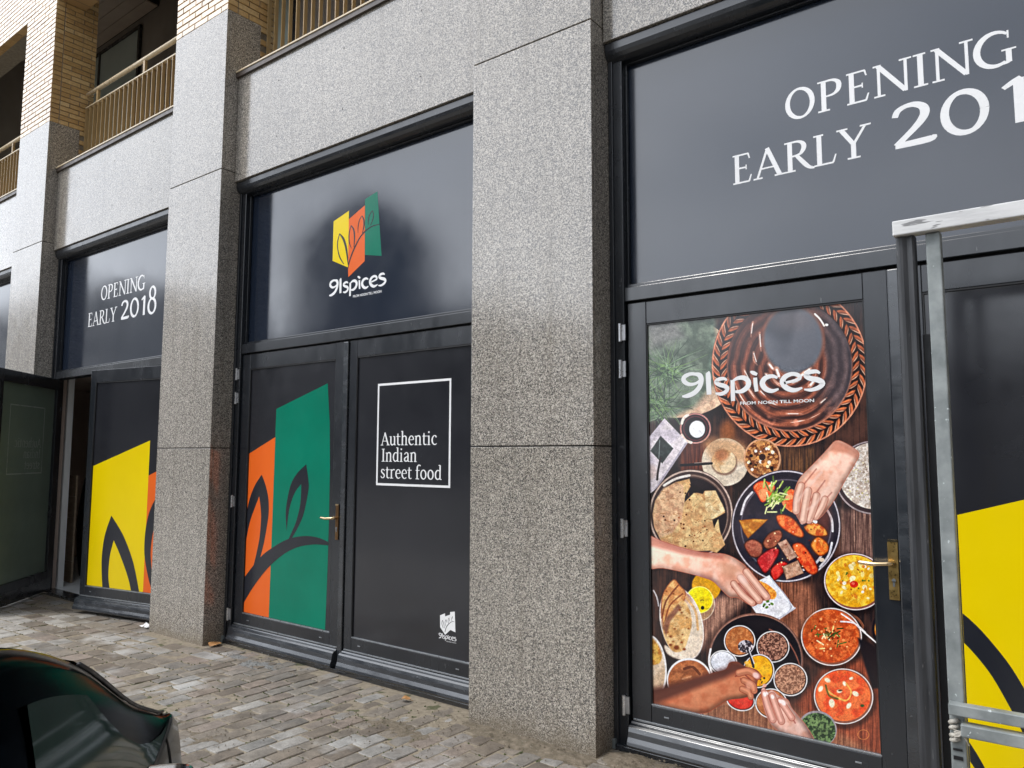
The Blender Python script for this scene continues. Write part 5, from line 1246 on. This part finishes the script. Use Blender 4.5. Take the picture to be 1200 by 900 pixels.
for q in range(4):
    z0 = .625 + q * .021 + gr.uniform(-.004, .004); pts = [(-.433 + .003 * math.sin(k), -.503 - .010 * math.sin(PI * k / 6) - gr.uniform(0, .003), z0 + .012 * (k / 6 - .5) * gr.uniform(-.5, 1.4)) if k == 0 else (-.434 + .026 * k / 6, -.504 - .009 * math.sin(PI * k / 6), z0 + .010 * (k / 6 - .5)) for k in range(7)]
    rp(MB().tube(pts, [gr.uniform(.006, .009) for _ in pts], 7), 'rope_wrap', M['rope'], smooth=True)
for k in range(5):
    rp(MB().tube([(-.420, -.523, .640 + k * .006), (-.402 + k * .002, -.536, .650 + k * .004), (-.392 + .004 * k, -.532, .664 - k * .010)], .0022, 5), 'rope_end', M['rope'])
rp(MB().box(-.428, -.400, -.5035, -.5005, .560, .572).box(-.428, -.400, -.5035, -.5005, .590, .597), 'latch_slot', M['gasket'])

# ------------------------------------------------------------------ black car in the lower left corner
HD = math.radians(146)
CAR = tag(empty('parked_car', (-2.075, -2.365, 0), rz=HD), 'black car parked at an angle, only its near flank and mirror in view', 'car')
def lerp_key(K, x):
    K = sorted(K)
    if x <= K[0][0]: return K[0][1]
    if x >= K[-1][0]: return K[-1][1]
    for i in range(len(K) - 1):
        if x <= K[i + 1][0]:
            (x0, y0), (x1, y1) = K[i], K[i + 1]; h = x1 - x0; t = (x - x0) / h
            m0 = (y1 - K[i - 1][1]) / (x1 - K[i - 1][0]) if i > 0 else (y1 - y0) / h
            m1 = (K[i + 2][1] - y0) / (K[i + 2][0] - x0) if i + 2 < len(K) else (y1 - y0) / h
            return (2 * t ** 3 - 3 * t * t + 1) * y0 + (t ** 3 - 2 * t * t + t) * h * m0 + (-2 * t ** 3 + 3 * t * t) * y1 + (t ** 3 - t * t) * h * m1
ZT = [(.44, .50), (.42, .64), (.34, .72), (.2, .80), (0, .90), (-.55, 1.10), (-1.0, 1.28), (-1.4, 1.385), (-1.9, 1.41), (-2.35, 1.35), (-2.62, 1.16), (-2.78, .90), (-2.84, .60)]
WB = [(.44, .56), (.36, .68), (.25, .75), (0, .79), (-.6, .80), (-2.2, .80), (-2.6, .76), (-2.84, .62)]
WR = [(.44, .50), (.2, .66), (0, .73), (-.5, .72), (-1.2, .70), (-2.2, .68), (-2.84, .58)]
def ringpt(l, u):
    zt, w, wr = lerp_key(ZT, l), lerp_key(WB, l), lerp_key(WR, l)
    zb = min(.905 - .02 * l, zt - .04)
    P = [(w * .86, .20), (w * .97, .28), (w, .45), (w * 1.0, .62), (w * .975, min(.80, zb - .02)), (w * .955, zb), (min(wr, w * .95), max(zt - .045, zb + .002)), (wr - .10, zt - .008), (wr * .45, zt + .008), (0, zt + .012)]
    i = int(max(0, min(u, len(P) - 1.0001))); t = u - i
    p0, p1, p2, p3 = P[max(i - 1, 0)], P[i], P[i + 1], P[min(i + 2, len(P) - 1)]
    f = lambda c: .5 * (2 * p1[c] + (p2[c] - p0[c]) * t + (2 * p0[c] - 5 * p1[c] + 4 * p2[c] - p3[c]) * t * t + (3 * p1[c] - p0[c] - 3 * p2[c] + p3[c]) * t ** 3)
    if i in (5,): return (p1[0] + (p2[0] - p1[0]) * t, p1[1] + (p2[1] - p1[1]) * t)
    return f(0), f(1)
CY = 0.80    # centre line lies this far from the near flank; +s towards the shops is -y in car space
def carpt(l, u, side, off=0.0):
    s, z = ringpt(l, u)
    if off:
        s2, z2 = ringpt(l, min(u + .05, 9)); s1, z1 = ringpt(l, max(u - .05, 0))
        dx, dz = s2 - s1, z2 - z1; L = math.hypot(dx, dz) or 1; s += dz / L * off; z += -dx / L * off
    return (l, (CY - s if side > 0 else CY + s), z)
body = MB(); LS = [.44 - i * (3.28 / 70) for i in range(71)]; US = [i * 9 / 40 for i in range(41)]
ring_n = 81
for l in LS:
    body.v += [carpt(l, u, 1) for u in US] + [carpt(l, u, -1) for u in US[::-1][1:]]
for a in range(len(LS) - 1):
    for b in range(ring_n - 1): body.f.append((a * ring_n + b, a * ring_n + b + 1, (a + 1) * ring_n + b + 1, (a + 1) * ring_n + b))
    body.f.append((a * ring_n + ring_n - 1, a * ring_n, (a + 1) * ring_n, (a + 1) * ring_n + ring_n - 1))
body.f.append(tuple(range(ring_n))); body.f.append(tuple((len(LS) - 1) * ring_n + i for i in range(ring_n))[::-1])
body.build('body', M['car'], CAR, smooth=True)
def patch(name, mat, l0f, l1f, u0, u1, side, off=.004, n=14, m=6, parent=CAR):
    mb = MB()
    for j in range(m + 1):
        t = j / m; u = u0 + (u1 - u0) * t; la, lb = l0f(t), l1f(t)
        for i in range(n + 1): mb.v.append(carpt(la + (lb - la) * i / n, u, side, off))
    for j in range(m):
        for i in range(n): mb.f.append((j * (n + 1) + i, j * (n + 1) + i + 1, (j + 1) * (n + 1) + i + 1, (j + 1) * (n + 1) + i))
    return mb.build(name, mat, parent, smooth=True, fix=False)
for sd_ in (1, -1):
    w1 = patch('side_window', M['car_glass'], lambda t: -.22 - .80 * t, lambda t: -1.34, 5.08, 5.93, sd_)
    w2 = patch('side_window', M['car_glass'], lambda t: -1.46, lambda t: -2.50 + .16 * t, 5.08, 5.93, sd_)
    patch('window_seal', M['car_trim'], lambda t: -.18, lambda t: -2.54, 4.99, 5.07, sd_, .0055, 30, 2)
patch('windscreen', M['car_glass'], lambda t: -.06 - .03 * t, lambda t: -.98 - .1 * t, 6.35, 9, 1, .004, 12, 12)
patch('windscreen', M['car_glass'], lambda t: -.06 - .03 * t, lambda t: -.98 - .1 * t, 6.35, 9, -1, .004, 12, 12)
for l in (-.12, -1.40):
    MB().tube([carpt(l - .02 * k, .9 + k * .45, 1, .001) for k in range(10)], .0028, 6).build('door_shut_line', M['gasket'], CAR)
MB().tube([carpt(.30 - k * .045, 4.7 + .10 * k, 1, .001) for k in range(9)], .003, 6).build('bonnet_shut_line', M['gasket'], CAR)
MB().tube([carpt(-.10 - .09 * k, 6.0 + .02 * k, 1, .006) for k in range(11)], .004, 6).build('roof_gutter', M['car_trim'], CAR, smooth=True)
patch('headlight', M['lamp'], lambda t: .40 - .05 * t, lambda t: .33 - .04 * t, 3.4, 4.4, 1, .006); patch('headlight', M['lamp'], lambda t: .40 - .05 * t, lambda t: .33 - .04 * t, 3.4, 4.4, -1, .006)
patch('tail_light', M['red_lens'], lambda t: -2.80, lambda t: -2.62, 3.6, 5.2, 1, .006); patch('tail_light', M['red_lens'], lambda t: -2.80, lambda t: -2.62, 3.6, 5.2, -1, .006)
def blob(name, mat, c, r, p=2.6, parent=CAR, cut=None):
    mb = MB(); n, m = 24, 14
    for j in range(m + 1):
        ph = -PI / 2 + PI * j / m
        for i in range(n):
            th = 2 * PI * i / n; f = lambda a: math.copysign(abs(a) ** (2 / p), a)
            mb.v.append((c[0] + r[0] * f(math.cos(ph)) * f(math.cos(th)), c[1] + r[1] * f(math.cos(ph)) * f(math.sin(th)), c[2] + r[2] * f(math.sin(ph))))
    for j in range(m):
        for i in range(n): mb.f.append((j * n + i, j * n + (i + 1) % n, (j + 1) * n + (i + 1) % n, (j + 1) * n + i))
    return mb.build(name, mat, parent, smooth=True)
for s_, yy in ((1, .035), (-1, 1.565)):
    mr = blob('wing_mirror', M['car'], (-.62, yy, .885), (.060, .095, .055), 3.0)
    blob('mirror_cap_strip', M['chrome'], (-.617, yy, .935), (.052, .086, .008), 2.6, mr)
    MB().tube([(-.58, yy + .10 * s_, .88), (-.60, yy, .88)], .022, 8).build('mirror_arm', M['car_trim'], mr)
for l in (.02, -2.33):
    for yy, sg in ((.085, 1), (1.515, -1)):
        w = MB().tube([(l, yy - sg * .085, .29), (l, yy - sg * .07, .29), (l, yy + sg * .10, .29)], [.27, .29, .29], 28).build('wheel', M['tyre'], CAR, smooth=False)
        hub = MB().tube([(l, yy - sg * .093, .29), (l, yy - sg * .0855, .29)], .185, 24)
        hub.build('rim', M['bead'], w)
        for k in range(5):
            an = 2 * PI * k / 5
            MB().tube([(l + .05 * math.cos(an), yy - sg * .095, .29 + .05 * math.sin(an)), (l + .17 * math.cos(an), yy - sg * .0945, .29 + .17 * math.sin(an))], [.022, .016], 6).build('spoke', M['bead'], w)
blob('front_grille', M['car_trim'], (.435, .80, .40), (.018, .36, .07), 4)
tk = MB(); c0 = carpt(-.30, 5.12, 1, .006)
patch('windscreen_sticker', M['litter'], lambda t: -1.00, lambda t: -1.06, 5.12, 5.26, 1, .006, 2, 2)

# ------------------------------------------------------------------ across the square: what the glass and the polished stone mirror
def block(name, label, x0, x1, y0, y1, h, mat, storeys, nwin, roof=None, wz=1.6, ww=1.1):
    e = tag(empty(name, ((x0 + x1) / 2, y1, -.16)), label, 'building'); cx, cy0 = (x0 + x1) / 2, y1
    b = MB().box(x0 - cx, x1 - cx, y0 - cy0, 0, 0, h); b.build('wall', mat, e)
    if roof:
        r = MB(); hx = (x1 - x0) / 2; hy = (y1 - y0)
        r.prism_x([(.4, h), (-hy / 2, h + roof), (-hy - .4, h)], -hx - .3, hx + .3)
        r.build('roof', M['far_roof'], e)
    pn = MB().box(-ww / 2, ww / 2, 0, .06, 0, wz).mesh('window'); pn.materials.append(M['far_pane'])
    sh = (h - 1.0) / storeys
    for s in range(storeys):
        for k in range(nwin):
            inst(pn, 'window', e, ((k + .5) * (x1 - x0) / nwin - (x1 - x0) / 2, .0, .9 + s * sh))
    return e
block('terraced_house', 'low grey brown terrace across the square', -28, 6, -72, -62, 8.2, M['facade_mid'], 2, 12, 2.4)
block('terraced_house', 'long low terrace at the right side of the square', 8, 60, -78, -66, 9.0, M['facade_mid'], 2, 16, 2.0)
block('office_building', 'pale office building with even windows across the square', -134, -66, -40, -26, 17, M['facade_pale'], 5, 22, None, 1.7, 1.6)
block('apartment_building', 'unseen tall dark block added on the right to darken the column sides', 11, 26, -60, -1.2, 20, M['facade_dark'], 6, 6, None, 1.6, 1.4)  # added out of view to keep sky light off the columns' right faces
ch = block('church', 'dark brick church with a broad tower across the square', -46.5, -34.5, -44, -30, 9.5, M['facade_dark'], 1, 4, 3.0, 4.0, 1.2)
block('gabled_house', 'narrow gabled house between the church and the terrace', -33, -27.5, -46, -33, 8.5, M['facade_mid'], 3, 2, 3.0)
block('gabled_house', 'small gabled house beside the pale office building', -62, -54, -48, -34, 9.5, M['facade_mid'], 3, 3, 3.5)
tw = MB().box(-5.4, 2.4, -6.5, .4, 0, 17.0); tw.build('tower', M['facade_dark'], ch)
sp_ = MB(); sp_.v = [(-5.6, -6.7, 17.0), (2.6, -6.7, 17.0), (2.6, .6, 17.0), (-5.6, .6, 17.0), (-3.4, -4.6, 20.2), (.4, -4.6, 20.2), (.4, -1.6, 20.2), (-3.4, -1.6, 20.2), (-1.5, -3.1, 21.6)]
sp_.f = [(0, 1, 5, 4), (1, 2, 6, 5), (2, 3, 7, 6), (3, 0, 4, 7), (4, 5, 8), (5, 6, 8), (6, 7, 8), (7, 4, 8), (3, 2, 1, 0)]
sp_.build('roof', M['far_roof'], ch)
def far_tree(x, y, h, r, seed, label):
    e = tag(empty('tree', (x, y, -.16)), label, 'tree'); g = random.Random(seed)
    t = MB().tube([(0, 0, 0), (.05, 0, h * .35), (0, .1, h * .7)], [.28, .2, .08], 8).build('trunk', M['facade_dark'], e)
    c = MB()
    for _ in range(2600):
        a, b, d = g.gauss(0, 1), g.gauss(0, 1), g.gauss(0, 1); L = math.sqrt(a * a + b * b + d * d) or 1
        q = (.45 + .55 * g.random() ** .5) * (1 + .2 * math.sin(3 * a / L + seed) * math.cos(4 * d / L))
        px, py, pz = r * q * a / L, r * q * b / L, h * .62 + r * 1.05 * q * d / L; s = g.uniform(.10, .24)
        u = Vector((g.gauss(0, 1), g.gauss(0, 1), g.gauss(0, 1))).normalized(); v = u.orthogonal().normalized()
        c.v += [(px + s * u.x, py + s * u.y, pz + s * u.z), (px + s * v.x, py + s * v.y, pz + s * v.z), (px - s * u.x, py - s * u.y, pz - s * u.z), (px - s * v.x, py - s * v.y, pz - s * v.z)]
        n = len(c.v); c.f.append((n - 4, n - 3, n - 2, n - 1))
    c.build('crown', M['moss'], e, fix=False)
far_tree(-31.0, -34, 12.5, 4.2, 3, 'round tree beside the dark church'); far_tree(-50.5, -33, 12.0, 3.6, 9, 'tree on the far side of the dark church'); far_tree(-9.2, -34, 10.4, 2.4, 6, 'small round tree in front of the low terrace')
